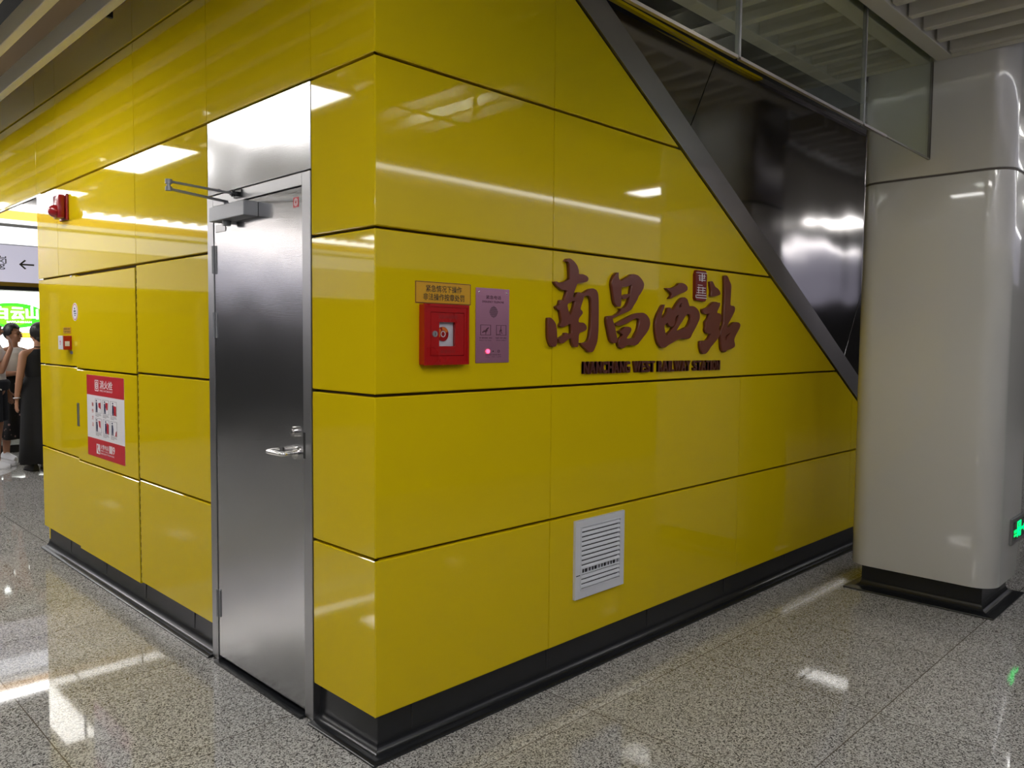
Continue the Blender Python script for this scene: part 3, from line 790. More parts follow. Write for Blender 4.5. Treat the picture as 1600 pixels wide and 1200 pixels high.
for i in range(-6, 7):
    for j in range(-6, 7):
        if i*i+j*j <= 38:
            cx, cz = tx(.52)+i*.0037, tz(.315)+j*.0037
            prism(bm, [(cx+.00135*math.cos(t), cz+.00135*math.sin(t)) for t in (2*math.pi*k/6 for k in range(6))], lambda a, b, d: F(a, b, d), 0.004, 0.0044)
o = obj('speaker_holes', bm, M['black'], tp); o['kind'] = 'stuff'
for u in (.13, .60):
    bm = B(); ring_prism(bm, 'F', (tx(u), tx(u+.31), tz(.63), tz(.49)), (tx(u+.015), tx(u+.295), tz(.624), tz(.496)), 0, 0.004, 0.0045)
    pf = obj('pictogram_frame', bm, M['violet_print'], tp)
    bm = B()
    mp = lambda a, b, d: F(tx(u+a), tz(b), d)
    if u < .5:
        prism(bm, [(.05, .585), (.09, .575), (.10, .56), (.13, .57), (.18, .54), (.24, .52), (.25, .53), (.20, .56), (.22, .565), (.17, .59), (.165, .62), (.15, .62), (.15, .59), (.11, .585), (.06, .60)], mp, 0.004, 0.0045)
    else:
        prism(bm, [(.14, .50), (.155, .50), (.15, .54), (.17, .56), (.16, .585), (.19, .60), (.18, .61), (.145, .59), (.15, .57), (.12, .58), (.125, .61), (.11, .61), (.10, .57), (.13, .545)], mp, 0.004, 0.0045)
        prism(bm, [(.02, .612), (.14, .612), (.14, .618), (.02, .618)], mp, 0.004, 0.0045)
    obj('pictogram', bm, M['violet_print'], pf)
text('caption', '按 键接通后 通话', M['violet_print'], 'F', tx(.10), tx(.48), tz(.675), tz(.655), 0, tp, 0.0042, bold=0.01)
text('caption', '免提 对讲 通话', M['violet_print'], 'F', tx(.58), tx(.92), tz(.675), tz(.655), 0, tp, 0.0042, bold=0.01)
text('caption', 'PRESS TO TALK', M['violet_print'], 'F', tx(.10), tx(.46), tz(.705), tz(.69), 0, tp, 0.0042)
text('caption', 'SPEAK FREELY', M['violet_print'], 'F', tx(.60), tx(.92), tz(.705), tz(.69), 0, tp, 0.0042)
bm = B(); cyl(bm, (tx(.35), -0.004, tz(.845)), (tx(.35), -0.008, tz(.845)), 0.0085, n=24); obj('call_button', bm, M['lens_red'], tp, smooth=True)
bm = B(); cyl(bm, (tx(.51), -0.004, tz(.845)), (tx(.51), -0.0046, tz(.845)), 0.003, n=16); obj('microphone_hole', bm, M['black'], tp)
bm = B(); arc(bm, tx(.68), tz(.845), .0065, .0055, 0, 2*math.pi, .004, .0045); arc(bm, tx(.68), tz(.845), .004, .003, 0, 2*math.pi, .004, .0045); obj('symbol', bm, M['violet_print'], tp)
text('caption', '紧急呼叫 麦克风 指示', M['violet_print'], 'F', tx(.28), tx(.75), tz(.90), tz(.885), 0, tp, 0.0042, bold=0.01)
text('caption', 'CALL   MIC   LAMP', M['violet_print'], 'F', tx(.29), tx(.76), tz(.927), tz(.914), 0, tp, 0.0042)

# ---- station name: brush characters
CH = {
'nan':[[(1002,1900),(1016,1914),(1035,1915),(1060,1904),(1082,1887),(1093,1864),(1092,1849),(1121,1852),(1150,1845),(1163,1834),(1154,1820),(1122,1813),(1085,1810),(1069,1782),(1051,1743),(1072,1746),(1080,1754),(1083,1766),(1094,1770),(1119,1765),(1135,1769),(1161,1784),(1193,1793),(1220,1785),(1233,1769),(1237,1740),(1239,1665),(1239,1598),(1232,1547),(1213,1514),(1200,1500),(1177,1498),(1154,1512),(1128,1528),(1111,1542),(1140,1541),(1166,1547),(1179,1568),(1186,1605),(1190,1664),(1188,1722),(1181,1750),(1165,1758),(1132,1753),(1123,1731),(1105,1694),(1121,1686),(1125,1676),(1112,1664),(1096,1651),(1094,1633),(1132,1633),(1151,1621),(1155,1603),(1133,1594),(1098,1586),(1097,1539),(1093,1522),(1071,1522),(1057,1537),(1051,1567),(1014,1551),(990,1538),(972,1540),(966,1560),(984,1568),(1005,1577),(1008,1587),(1021,1585),(1025,1577),(1054,1585),(1049,1607),(1047,1628),(1019,1621),(992,1610),(974,1611),(971,1620),(985,1634),(979,1658),(972,1685),(954,1686),(942,1700),(969,1709),(972,1729),(987,1731),(993,1722),(998,1726),(1010,1751),(1019,1774),(986,1773),(962,1782),(943,1793),(930,1808),(943,1809),(958,1804),(991,1808),(1018,1819),(1035,1827),(1033,1860),(1029,1892),(1020,1901)],[(1016,1713),(1042,1724),(1073,1733),(1070,1713),(1058,1688),(1039,1660),(1024,1683)],[(893,1650),(908,1651),(928,1639),(944,1622),(950,1590),(952,1554),(948,1526),(919,1523),(904,1542),(896,1566)]],
'chang':[[(1386,1877),(1384,1859),(1389,1845),(1405,1836),(1427,1846),(1477,1867),(1492,1875),(1516,1876),(1541,1872),(1569,1858),(1588,1840),(1593,1830),(1586,1809),(1562,1782),(1547,1771),(1538,1754),(1514,1729),(1491,1703),(1455,1690),(1402,1676),(1362,1664),(1342,1656),(1354,1635),(1363,1621),(1372,1590),(1383,1561),(1381,1543),(1356,1539),(1336,1550),(1324,1575),(1314,1607),(1305,1634),(1302,1655),(1307,1666),(1321,1669),(1356,1670),(1382,1679),(1402,1690),(1413,1699),(1400,1708),(1419,1706),(1442,1712),(1463,1731),(1477,1757),(1485,1782),(1491,1808),(1494,1828),(1466,1816),(1440,1811),(1407,1811),(1409,1768),(1409,1733),(1404,1715),(1381,1714),(1363,1726),(1354,1748),(1347,1776),(1341,1800),(1336,1821),(1340,1841),(1359,1865),(1376,1875)],[(1411,1767),(1429,1767),(1446,1777),(1475,1778),(1471,1767),(1453,1756),(1429,1751),(1415,1756)],[(1368,1630),(1391,1640),(1444,1659),(1503,1680),(1546,1689),(1590,1692),(1622,1681),(1645,1660),(1650,1638),(1640,1611),(1618,1589),(1581,1562),(1551,1537),(1526,1529),(1496,1530),(1459,1531),(1436,1518),(1415,1515),(1400,1524),(1394,1544),(1399,1560),(1434,1580),(1419,1585),(1404,1594),(1394,1597),(1416,1602),(1439,1617),(1463,1621),(1487,1618),(1496,1607),(1488,1595),(1467,1576),(1453,1562),(1519,1564),(1528,1580),(1549,1603),(1557,1628),(1563,1654),(1553,1663),(1522,1662),(1492,1651),(1456,1636),(1415,1626),(1381,1623)]],
'xi':[[(1784,1824),(1820,1824),(1856,1829),(1887,1841),(1905,1855),(1930,1857),(1962,1852),(1985,1837),(1982,1822),(1957,1810),(1913,1801),(1870,1787),(1825,1769),(1816,1771),(1843,1791),(1833,1801),(1808,1811)],[(1778,1740),(1767,1718),(1753,1694),(1745,1665),(1768,1674),(1794,1692),(1803,1705),(1808,1724),(1824,1726),(1836,1715),(1852,1712),(1875,1732),(1902,1759),(1933,1779),(1958,1784),(1984,1774),(1995,1754),(2005,1736),(2037,1741),(2071,1733),(2098,1716),(2110,1697),(2108,1672),(2087,1646),(2062,1617),(2037,1592),(2025,1574),(2005,1565),(1967,1564),(1935,1568),(1885,1557),(1848,1543),(1806,1529),(1791,1519),(1759,1518),(1734,1531),(1716,1561),(1703,1598),(1699,1632),(1704,1662),(1717,1686),(1740,1714),(1760,1736)],[(1901,1725),(1912,1744),(1931,1756),(1936,1748),(1934,1732)],[(1778,1635),(1805,1650),(1815,1636),(1830,1626),(1855,1628),(1871,1644),(1873,1668),(1883,1684),(1911,1692),(1901,1668),(1873,1631),(1840,1607),(1804,1586),(1800,1575),(1789,1586),(1774,1620)],[(1883,1604),(1907,1629),(1944,1661),(1972,1689),(1994,1698),(2020,1694),(2027,1677),(2015,1652),(1993,1628),(1965,1623),(1939,1612),(1908,1608)]],
'zhan':[[(2212,1880),(2229,1884),(2246,1871),(2259,1854),(2298,1843),(2320,1821),(2312,1812),(2262,1802),(2220,1799),(2226,1815),(2228,1833),(2217,1854)],[(2141,1727),(2169,1732),(2197,1739),(2230,1760),(2259,1773),(2288,1769),(2318,1768),(2317,1752),(2299,1732),(2283,1711),(2317,1709),(2335,1697),(2336,1677),(2320,1645),(2308,1616),(2326,1612),(2324,1592),(2298,1565),(2256,1538),(2228,1520),(2204,1498),(2179,1484),(2155,1483),(2138,1496),(2124,1529),(2125,1553),(2144,1556),(2189,1555),(2209,1571),(2238,1600),(2208,1593),(2183,1599),(2170,1616),(2177,1634),(2172,1660),(2196,1674),(2215,1709),(2174,1700),(2145,1707)],[(2363,1920),(2376,1925),(2394,1919),(2413,1896),(2436,1874),(2434,1834),(2431,1793),(2427,1756),(2473,1756),(2485,1742),(2479,1724),(2449,1693),(2415,1656),(2395,1631),(2425,1636),(2464,1659),(2496,1665),(2533,1662),(2550,1650),(2543,1631),(2508,1598),(2478,1563),(2495,1533),(2489,1522),(2458,1511),(2400,1506),(2392,1493),(2366,1493),(2348,1511),(2340,1551),(2331,1596),(2342,1628),(2365,1651),(2365,1709),(2370,1777),(2369,1857)],[(2384,1583),(2410,1592),(2445,1607),(2419,1588),(2393,1565),(2389,1552)]],
}
def smooth_poly(pts, it=2):
    for _ in range(it):
        out = []
        n = len(pts)
        for i in range(n):
            p, q = pts[i], pts[(i+1) % n]
            out.append((p[0]*.8+q[0]*.2, p[1]*.8+q[1]*.2)); out.append((p[0]*.2+q[0]*.8, p[1]*.2+q[1]*.8))
        pts = out
    return pts
def raised(name, polys, m, y_front, thick, label, cat, group):
    cu = bpy.data.curves.new('glyph', 'CURVE'); cu.dimensions = '2D'; cu.fill_mode = 'BOTH'; cu.extrude = thick/2
    for poly in polys:
        sp = smooth_poly([(a/1000, b/1000) for a, b in poly])
        s = cu.splines.new('POLY'); s.points.add(len(sp)-1)
        for i, (a, b) in enumerate(sp): s.points[i].co = (a, b, 0, 1)
        s.use_cyclic_u = True
    me = curve_mesh(cu, name)
    for v in me.vertices:
        x, z, d = v.co; v.co = (x, y_front + thick/2 - d, z)
    me.update()
    bm = bmesh.new(); bm.from_mesh(me); bpy.data.meshes.remove(me)
    bmesh.ops.remove_doubles(bm, verts=bm.verts, dist=1e-5)
    mx = sum(p[0] for q in polys for p in q)/sum(len(q) for q in polys)/1000
    mz = min(p[1] for q in polys for p in q)/1000
    o = obj(name, bm, m, origin=(mx, 0, mz))
    return tag(o, label, cat, group)
for key, lb in (('nan', 'large brown brush-style character 南, first of the four station name characters'), ('chang', 'large brown brush-style character 昌, second of the station name characters'),
                ('xi', 'large brown brush-style character 西, left of the small red seal'), ('zhan', 'large brown brush-style character 站, right of the small red seal')):
    raised('raised_character', CH[key], M['brown'], -0.020, 0.020, lb, 'character', 'brush characters of the station name')
# little red seal
se = thing('red_seal', (2.118, 0, 1.78), 'small dark red seal plaque between the last two large characters', 'seal')
sx0, sx1, sz0, sz1 = 2.062, 2.176, 1.785, 1.921
bm = B()
prism(bm, [(sx0+.012, 1.772), (sx1-.012, 1.770), (sx1-.002, sz0), (sx1, sz1-.01), (sx1-.012, 1.934), (sx0+.012, 1.934), (sx0, sz1-.01), (sx0+.002, sz0)], lambda a, b, d: F(a, b, d), 0.0, 0.018)
obj('plaque', bm, M['seal'], se)
bm = B()
q = lambda a, b, c, d: plate(bm, 'F', sx0+a*.114, sx0+b*.114, sz0+c*.136, sz0+d*.136, 0, 0.018, 0.0195)
for a, b, c, d in ((.02, .98, .985, 1.01), (.02, .98, 0.0, .03), (.02, .07, .0, .12), (.12, .95, .10, .13), (.1, .9, .2, .225), (.15, .85, .3, .325), (.15, .88, .40, .425), (.2, .6, .50, .525), (.3, .85, .70, .725), (.25, .8, .78, .80), (.2, .85, .87, .895), (.52, .6, .66, .97), (.32, .37, .68, .92), (.72, .77, .8, .95), (.25, .29, .18, .45), (.62, .66, .18, .45)): q(a, b, c, d)
obj('seal_script', bm, M['white_print'], se)
# small letters, one raised letter each
words = ['NANCHANG', 'WEST', 'RAILWAY', 'STATION']
s = ' '.join(words)
adv = {'W': 1.42, 'I': .52, ' ': .55, 'A': 1.06, 'L': .82, 'E': .86, 'S': .95, 'T': .92, 'Y': 1.0}
tot = sum(adv.get(c, 1.0) for c in s)
X0, X1 = 1.140, 2.345
x = X0; k = (X1-X0)/tot
ordn = ['first', 'second', 'third', 'fourth', 'fifth', 'sixth', 'seventh', 'eighth']
wi, li = 0, 0
for c in s:
    wd = adv.get(c, 1.0)*k
    if c == ' ': wi += 1; li = 0
    else:
        t = (x-X0)/(X1-X0); z0, z1 = 1.3985-.007*t, 1.456-.010*t
        bm = text('raised_letter', c, None, 'F', x+.002, x+wd-.002, z0, z1, 0, None, 0.001, bold=0.042, thick=0.013, link=False)
        o = obj('raised_letter', bm, M['brown_dark'], origin=(x+wd/2, 0, z0))
        tag(o, 'small brown raised letter %s, %s letter of the word %s' % (c, ordn[li], words[wi]), 'letter', 'small letters of the station name')
        li += 1
    x += wd

# ---- vent
vg = thing('vent_grille', (1.287, 0, 0.353), 'white louvred vent grille low on the yellow wall', 'vent')
VX0, VX1, VZ0, VZ1 = 1.102, 1.472, 0.353, 0.721
ix0, ix1, iz0, iz1 = 1.143, 1.434, 0.398, 0.686
bm = B(); ring_prism(bm, 'F', (VX0, VX1, VZ0, VZ1), (ix0, ix1, iz0, iz1), 0, 0.0, 0.014)
ring_prism(bm, 'F', (ix0-.006, ix1+.006, iz0-.006, iz1+.006), (ix0, ix1, iz0, iz1), 0, 0.014, 0.017)
obj('frame', bm, M['white_paint'], vg)
bm = B(); plate(bm, 'F', ix0, ix1, iz0, iz1, 0, 0.0, 0.0015); obj('duct_shade_plate', bm, M['black'], vg)  # black plate stands in for the shade inside the duct
bm = None
for k in range(12):
    bm = B(); xx = ix0+.012+k*(ix1-ix0-.02)/11.5
    zm = iz1-9.5*(iz1-iz0)/13; plate(bm, 'F', xx, xx+(.011, .006, .013)[k % 3], zm-.014, zm+.014, 0, 0.0015, 0.0035)
    obj('rear_vane', bm, M['white_paint'], vg)
ns = 13; pit = (iz1-iz0)/ns
for k in range(ns):
    zc = iz1-(k+.5)*pit
    ang = math.radians(24) if k != 9 else math.radians(86)
    bm = B(); wv = 0.0080 if k != 9 else 0.006
    pts = []
    for t in (-1, -.5, 0, .5, 1):
        pts.append((t*wv, 0.0022*(1-t*t)))
    prof = [(a, b+.0009) for a, b in pts] + [(a, b-.0009) for a, b in pts[::-1]]
    cz, cd = (zc, 0.0125) if k != 9 else (zc-.0085, 0.0105)
    pr2 = []
    for a, b in prof:   # a along blade (down/out), b normal
        dz = -a*math.cos(ang) + b*math.sin(ang); dd = a*math.sin(ang) + b*math.cos(ang)
        pr2.append((cd+dd, cz+dz))
    prism(bm, pr2, lambda a, b, d: Vector((d, -a, b)), ix0, ix1)
    obj('louvre_slat', bm, M['white_paint'], vg, smooth=True)
bm = B(); plate(bm, 'F', 1.108, 1.138, 0.462, 0.466, 0, 0.014, 0.0146)
obj('scuff_mark', bm, M['black_print'], vg)

# ================================================================== COLUMN
CX0, CX1, CY0, CY1 = 3.36, 4.035, -1.172, -0.345
def rrect(x0, x1, y0, y1, r, n=10):
    pts = []
    for cx, cy, a0 in ((x1-r, y1-r, 0), (x0+r, y1-r, 90), (x0+r, y0+r, 180), (x1-r, y0+r, 270)):
        for k in range(n+1):
            a = math.radians(a0+90*k/n); pts.append((cx+r*math.cos(a), cy+r*math.sin(a)))
    return pts
col = thing('column', (3.7, -0.76, 0), 'off-white enamelled column with rounded corners on a black plinth', 'column', None, 'structure')
zmap = lambda a, b, d: Vector((a, b, d))
def bevel_shell(bm, z0, z1, r=0.13, b=0.006):
    rings = []
    for ins, z in ((0.02, z0), (b, z0), (b*.3, z0+b*.3), (0, z0+b), (0, z1-b*.6), (b*.6, z1), (0.02, z1)):
        rings.append([bm.verts.new((x, y, z)) for x, y in rrect(CX0+ins, CX1-ins, CY0+ins, CY1-ins, r-ins)])
    for R, S in zip(rings, rings[1:]):
        n = len(R)
        for k in range(n): bm.faces.new((R[k], R[(k+1) % n], S[(k+1) % n], S[k]))
    bm.faces.new(rings[0][::-1]); bm.faces.new(rings[-1])
bm = B(); bevel_shell(bm, 0.160, 2.515); obj('lower_cladding', bm, M['enamel'], col, smooth=True)
bm = B(); bevel_shell(bm, 2.527, 3.90); obj('upper_cladding', bm, M['enamel'], col, smooth=True)
bm = B(); prism(bm, rrect(CX0+.006, CX1-.006, CY0+.006, CY1-.006, .124), zmap, 2.50, 2.54); obj('joint', bm, M['column_joint'], col)
def plinth_path():
    return [V2(CX0, CY1), V2(CX0, CY0), V2(CX1, CY0), V2(CX1, CY1), V2(CX0, CY1)]
bm = B()
for z0, z1, e in ((0.0, 0.158, -0.075),): box(bm, CX0-e, CX1+e, CY0-e, CY1+e, z0, z1)
sec = [(-0.075, 0.062)] + [(-0.075+.04*(1-math.cos(math.pi/2*k/6)), 0.062-.048*math.sin(math.pi/2*k/6)) for k in range(1, 7)] + [(0.006, 0.010), (0.008, 0.006), (0.008, 0.0), (-0.12, 0.0), (-0.12, 0.062)]
for a, b, n in ((V2(CX0, CY1), V2(CX0, CY0), V2(-1, 0)), (V2(CX0, CY0), V2(CX1, CY0), V2(0, -1)), (V2(CX1, CY0), V2(CX1, CY1), V2(1, 0)), (V2(CX1, CY1), V2(CX0, CY1), V2(0, 1))):
    t = (b-a).normalized(); R = []
    for d, z in sec: R.append((bm.verts.new((*(a + n*d - t*d), z)), bm.verts.new((*(b + n*d + t*d), z))))
    for (p, q), (r_, s_) in zip(R, R[1:]+R[:1]): bm.faces.new((p, q, s_, r_))
obj('plinth', bm, M['black_stone'], col)
# exit sign on the column
es = thing('exit_sign', (3.83, CY0, 0.37), 'small lit green exit sign low on the right side of the column', 'sign')
QX0, QX1, QZ0, QZ1 = 3.660, 3.985, 0.372, 0.527
bm = B(); plate(bm, 'F', QX0, QX1, QZ0, QZ1, CY0, 0.0, 0.014, 0.002); obj('housing', bm, M['steel_plain'], es)
bm = B(); plate(bm, 'F', QX0+.022, QX1-.022, QZ0+.022, QZ1-.022, CY0, 0.014, 0.0148); obj('face', bm, M['clear_dark'], es)
ex = lambda u: QX0+.022+u*(QX1-QX0-.044); ez = lambda v: QZ1-.022-v*(QZ1-QZ0-.044)
mp = lambda a, b, d: F(ex(a), ez(b), d, CY0)
bm = B()
for r in ((.30, .34, .12, .9), (.56, .60, .12, .9), (.30, .60, .06, .14)): prism(bm, [(r[0], r[2]), (r[1], r[2]), (r[1], r[3]), (r[0], r[3])], mp, .0148, .016)
obj('doorway_symbol', bm, M['green_lit'], es)
bm = B()
prism(bm, [(.46+.035*math.cos(t), .26+.075*math.sin(t)) for t in (2*math.pi*k/12 for k in range(12))], mp, .0148, .016)
prism(bm, [(.40, .36), (.50, .36), (.54, .50), (.52, .54), (.48, .46), (.47, .60), (.52, .72), (.50, .90), (.465, .90), (.475, .74), (.43, .66), (.40, .80), (.33, .84), (.33, .78), (.37, .74), (.40, .58), (.40, .46), (.36, .54), (.34, .50)], mp, .0148, .016)
obj('running_figure', bm, M['green_lit'], es)
bm = B()
prism(bm, [(.66, .46), (.84, .46), (.84, .34), (.97, .53), (.84, .72), (.84, .60), (.66, .60)], mp, .0148, .016)
obj('arrow_symbol', bm, M['green_lit'], es)
text('lettering', '安全出口', M['green_lit'], 'F', ex(.03), ex(.26), ez(.62), ez(.42), CY0, es, .0158, bold=0.01)
text('lettering', 'EXIT', M['green_lit'], 'F', ex(.04), ex(.25), ez(.80), ez(.68), CY0, es, .0158, bold=0.01)

# ================================================================== GLASS SMOKE BARRIER
GY = -0.748
gx = [-1.2, -0.03, 1.156, 2.374, 3.358]
zb = lambda x: 2.652-0.0115*(x-0.45)
glabels = ['glass smoke barrier pane nearest the camera, hung from the ceiling beam', 'glass smoke barrier pane left of the first grey joint, above the steel slope', 'glass smoke barrier pane between the two grey joints',
           'glass smoke barrier pane ending against the white column']
for i in range(1, 4):
    a, b = gx[i], gx[i+1]
    g = thing('smoke_barrier_glass', ((a+b)/2, GY, zb(a)), glabels[i], 'glass panel', 'glass panes of the smoke barrier')
    bm = B(); prism(bm, [(a+.0095, zb(a)+.004), (b-.003, zb(b)+.004), (b-.003, 3.26), (a+.0095, 3.26)], lambda s_, z_, d: F(s_, z_, d, GY), -0.006, 0.006)
    obj('pane', bm, M['smoke_glass'], g)
    re = b if i < 3 else 2.68
    re -= .0095 if i < 3 else 0; aa = a + .0095
    bm = B(); prism(bm, [(aa, zb(aa)-.006), (re, zb(re)-.006), (re, zb(re)+.006), (aa, zb(aa)+.006)], lambda s_, z_, d: F(s_, z_, d, GY), -0.0075, 0.0075)
    obj('bottom_rail', bm, M['steel_strip'], g)
    if i == 3:
        bm = B(); prism(bm, [(re, zb(re)-.003), (b, zb(b)-.003), (b, zb(b)+.005), (re, zb(re)+.005)], lambda s_, z_, d: F(s_, z_, d, GY), -0.006, 0.006)
        obj('bare_edge', bm, M['glass_edge'], g, label='bare grey lower glass edge')
        bm = B(); box(bm, b-.006, b, GY-.008, GY+.008, zb(b), CEIL); obj('end_seal', bm, M['column_joint'], g)
    else:
        bm = B(); box(bm, b-.006, b+.006, GY-.010, GY+.010, zb(b), 3.26); obj('joint_bar', bm, M['closer'], g)
# ================================================================== BAFFLES IN VIEW
onum = ['first', 'second', 'third', 'fourth', 'fifth', 'sixth', 'seventh', 'eighth', 'ninth', 'tenth', 'eleventh', 'twelfth', 'thirteenth', 'fourteenth']
def baffle(x, y0, y1, label, group):
    bm = B(); baffle_box(bm, x, y0, y1)
    tag(obj('ceiling_baffle', bm, M['baffle'], origin=(x+.025, (y0+y1)/2, CEIL)), label, 'ceiling baffle', group)
for k in range(13):
    baffle(3.145-.212*k, -0.648, -0.224, 'pale ceiling baffle behind the glass barrier, %s counted from the column' % onum[k], 'baffles seen through the glass barrier')
for k in range(13):
    baffle(3.225-.215*k, -2.86, -0.875, 'pale ceiling baffle in front of the glass barrier, %s counted from the column' % onum[k], 'near baffles beside the column')
for k, (x, lb) in enumerate(((-0.25, 'long pale ceiling baffle closest to the top of the left yellow wall'), (-0.475, 'long pale ceiling baffle, second from the top of the left yellow wall'))):
    baffle(x, -0.10, 9.2, lb, 'long baffles beside the left wall')
bm = B(); box(bm, -0.2, -0.17, 2.03, 2.05, CEIL-.0, CEIL+.03)
tag(obj('baffle_clip', bm, M['black'], origin=(-.185, 2.04, CEIL)), 'small black clip on the long baffle beside the left wall', 'clip')
# ================================================================== LAMPS
for i, (lx, ly, ll) in enumerate(LAMPS):
    up = 0.13 if (lx, ly) == (2.05, -2.15) else 0.0
    t = thing('ceiling_light', (lx, ly, CEIL+up), 'flat rectangular ceiling light panel set between baffles', 'ceiling light', 'ceiling light panels')  # the added fill panel is built like the real ones
    bm = B()
    for r in ((lx-.2, lx+.2, ly-ll/2, ly-ll/2+.015), (lx-.2, lx+.2, ly+ll/2-.015, ly+ll/2), (lx-.2, lx-.185, ly-ll/2+.015, ly+ll/2-.015), (lx+.185, lx+.2, ly-ll/2+.015, ly+ll/2-.015)): box(bm, r[0], r[1], r[2], r[3], CEIL+up, CEIL+.05+up)
    obj('frame', bm, M['baffle'], t)
    bm = B(); box(bm, lx-.185, lx+.185, ly-ll/2+.015, ly+ll/2-.015, CEIL+.010+up, CEIL+.045+up); obj('diffuser', bm, M['lamp'], t)
# ================================================================== PLATFORM DOORS (far side and opposite side)
def header(Y, face, label, lit):
    """face -1: looks towards -Y"""
    t = thing('platform_door_header', (0, Y, 2.1), label, 'header')
    def hb(name, z0, z1, d0, d1, m, lb=None, x0=-14, x1=14):
        bm = B(); ya, yb = sorted((Y+face*d0, Y+face*d1)); box(bm, x0, x1, ya, yb, z0, z1); return obj(name, bm, m, t, label=lb)
    hb('carcass', 2.13, 3.9, -0.30, 0.0, M['wall_grey'])
    if lit:
        hb('light_strip', 3.165, 3.245, 0.0, 0.05, M['strip'], 'bright white light strip')
        hb('orange_band', 3.045, 3.155, 0.0, 0.012, M['ad_orange'], 'glowing orange band')
        hb('lower_light_strip', 2.99, 3.04, 0.0, 0.03, M['strip_soft'], 'thin white light strip')
        hb('lit_panel', 2.725, 2.945, 0.0, 0.02, M['header_lit'], 'back-lit white panel')
    else:
        hb('light_strip', 3.160, 3.190, 0.0, 0.05, M['strip_thin'], 'bright white light strip')
        hb('upper_panel', 2.725, 3.155, 0.0, 0.02, M['sign_dim'])
    if lit: hb('dark_line', 2.950, 2.985, 0.0, 0.008, M['closer'])  # thin grey line between the lit bands
    hb('seam', 2.712, 2.722, 0.0, 0.008, M['closer'])
    sp = hb('sign_panel', 2.235, 2.71, 0.0, 0.02, M['sign_lit'] if lit else M['sign_dim'], 'pale lilac sign panel')
    hb('gold_bar', 2.18, 2.232, 0.0, 0.03, M['gold'])
    hb('black_bar', 2.13, 2.178, 0.0, 0.04, M['black'])
    return t, sp
fh, fsp = header(9.6, -1, 'long pale platform door header with a left arrow, far left', True)
bm = B()
ax, az = 1.262, 2.470
prism(bm, [(ax-.085, az), (ax-.02, az+.062), (ax-.002, az+.052), (ax-.048, az+.010), (ax+.09, az+.010), (ax+.09, az-.010), (ax-.048, az-.010), (ax-.002, az-.052), (ax-.02, az-.062)], lambda a, b, d: F(a, b, d, 9.58), 0.0, 0.003)
obj('arrow', bm, M['black_print'], fsp)
text('lettering', '岗', M['black_print'], 'F', 0.90, 1.035, 2.465, 2.565, 9.58, fsp, .003)
text('lettering', 'ng', M['black_print'], 'F', 0.88, 1.02, 2.39, 2.46, 9.58, fsp, .003)
oh, osp = header(-3.92, 1, 'long pale platform door header on the opposite side', False)
def screen(Y, label, xs):
    off = 0.06 if Y > 0 else -0.06
    Y = Y + off
    t = thing('platform_screen_doors', (0, Y, 0), label, 'platform doors')
    for x in xs:
        bm = B(); box(bm, x-.04, x+.04, Y-.04, Y+.04, 0, 2.125); obj('post', bm, M['steel_plain'], t)
    for a, b in zip(xs, xs[1:]):
        bm = B(); box(bm, a+.04, b-.04, Y-.008, Y+.008, 0.10, 2.12); obj('glass_leaf', bm, M['door_glass'], t)
        bm = B(); box(bm, a+.04, b-.04, Y-.02, Y+.02, 0.0, 0.10); obj('kick_rail', bm, M['black'], t)
screen(9.62, 'glazed platform screen doors behind the standing people', [-13.6, -11.6, -9.6, -7.6, -5.6, -3.6, -1.6, 0.4, 2.4, 4.4, 6.4])
screen(-3.94, 'glazed platform screen doors on the opposite platform edge', [-9.6, -7.6, -5.6, -3.6, -1.6, 0.4, 2.4, 4.4, 6.4, 8.4, 10.4, 12.4])
# advertising light box across the track
ad = thing('advertising_lightbox', (1.9, 13.0, 0.9), 'glowing white advertising panel with a green oval, behind the people', 'advert')
AY = 12.62
bm = B(); box(bm, 0.2, 3.8, AY, AY+.14, 0.75, 2.75); obj('casing', bm, M['closer'], ad)
bm = B(); box(bm, 0.25, 3.75, AY-.006, AY, 0.80, 2.70); obj('lit_face', bm, M['ad_white'], ad)
bm = B(); prism(bm, [(1.80+.47*math.cos(t), 1.865+.205*math.sin(t)) for t in (2*math.pi*k/48 for k in range(48))], lambda a, b, d: F(a, b, d, AY), .006, .010)
em = obj('green_oval', bm, M['ad_green'], ad)
bm = B(); prism(bm, [(1.78+.30*math.cos(t), 1.86+.16*math.sin(t)) for t in (2*math.pi*k/40 for k in range(40))], lambda a, b, d: F(a, b, d, AY), .010, .012)
obj('lime_glow', bm, M['ad_lime'], em)
for ch, a, b, c, d in (('白', 1.50, 1.72, 1.80, 2.01), ('云', 1.76, 1.955, 1.80, 2.0), ('山', 1.975, 2.16, 1.81, 2.02)):
    text('lettering', ch, M['ad_white'], 'F', a, b, c, d, AY, em, .014, bold=0.045)
text('lettering', 'BAIYUNSHAN', M['ad_white'], 'F', 1.70, 2.06, 1.745, 1.775, AY, em, .014, bold=0.02)
bm = B(); plate(bm, 'F', 1.72, 2.25, 1.50, 1.585, AY, .006, .009); yb = obj('yellow_band', bm, M['ad_yellow'], ad)
text('lettering', '中华老字号', M['ad_orange'], 'F', 1.80, 2.2, 1.515, 1.57, AY, yb, .010, bold=0.02)
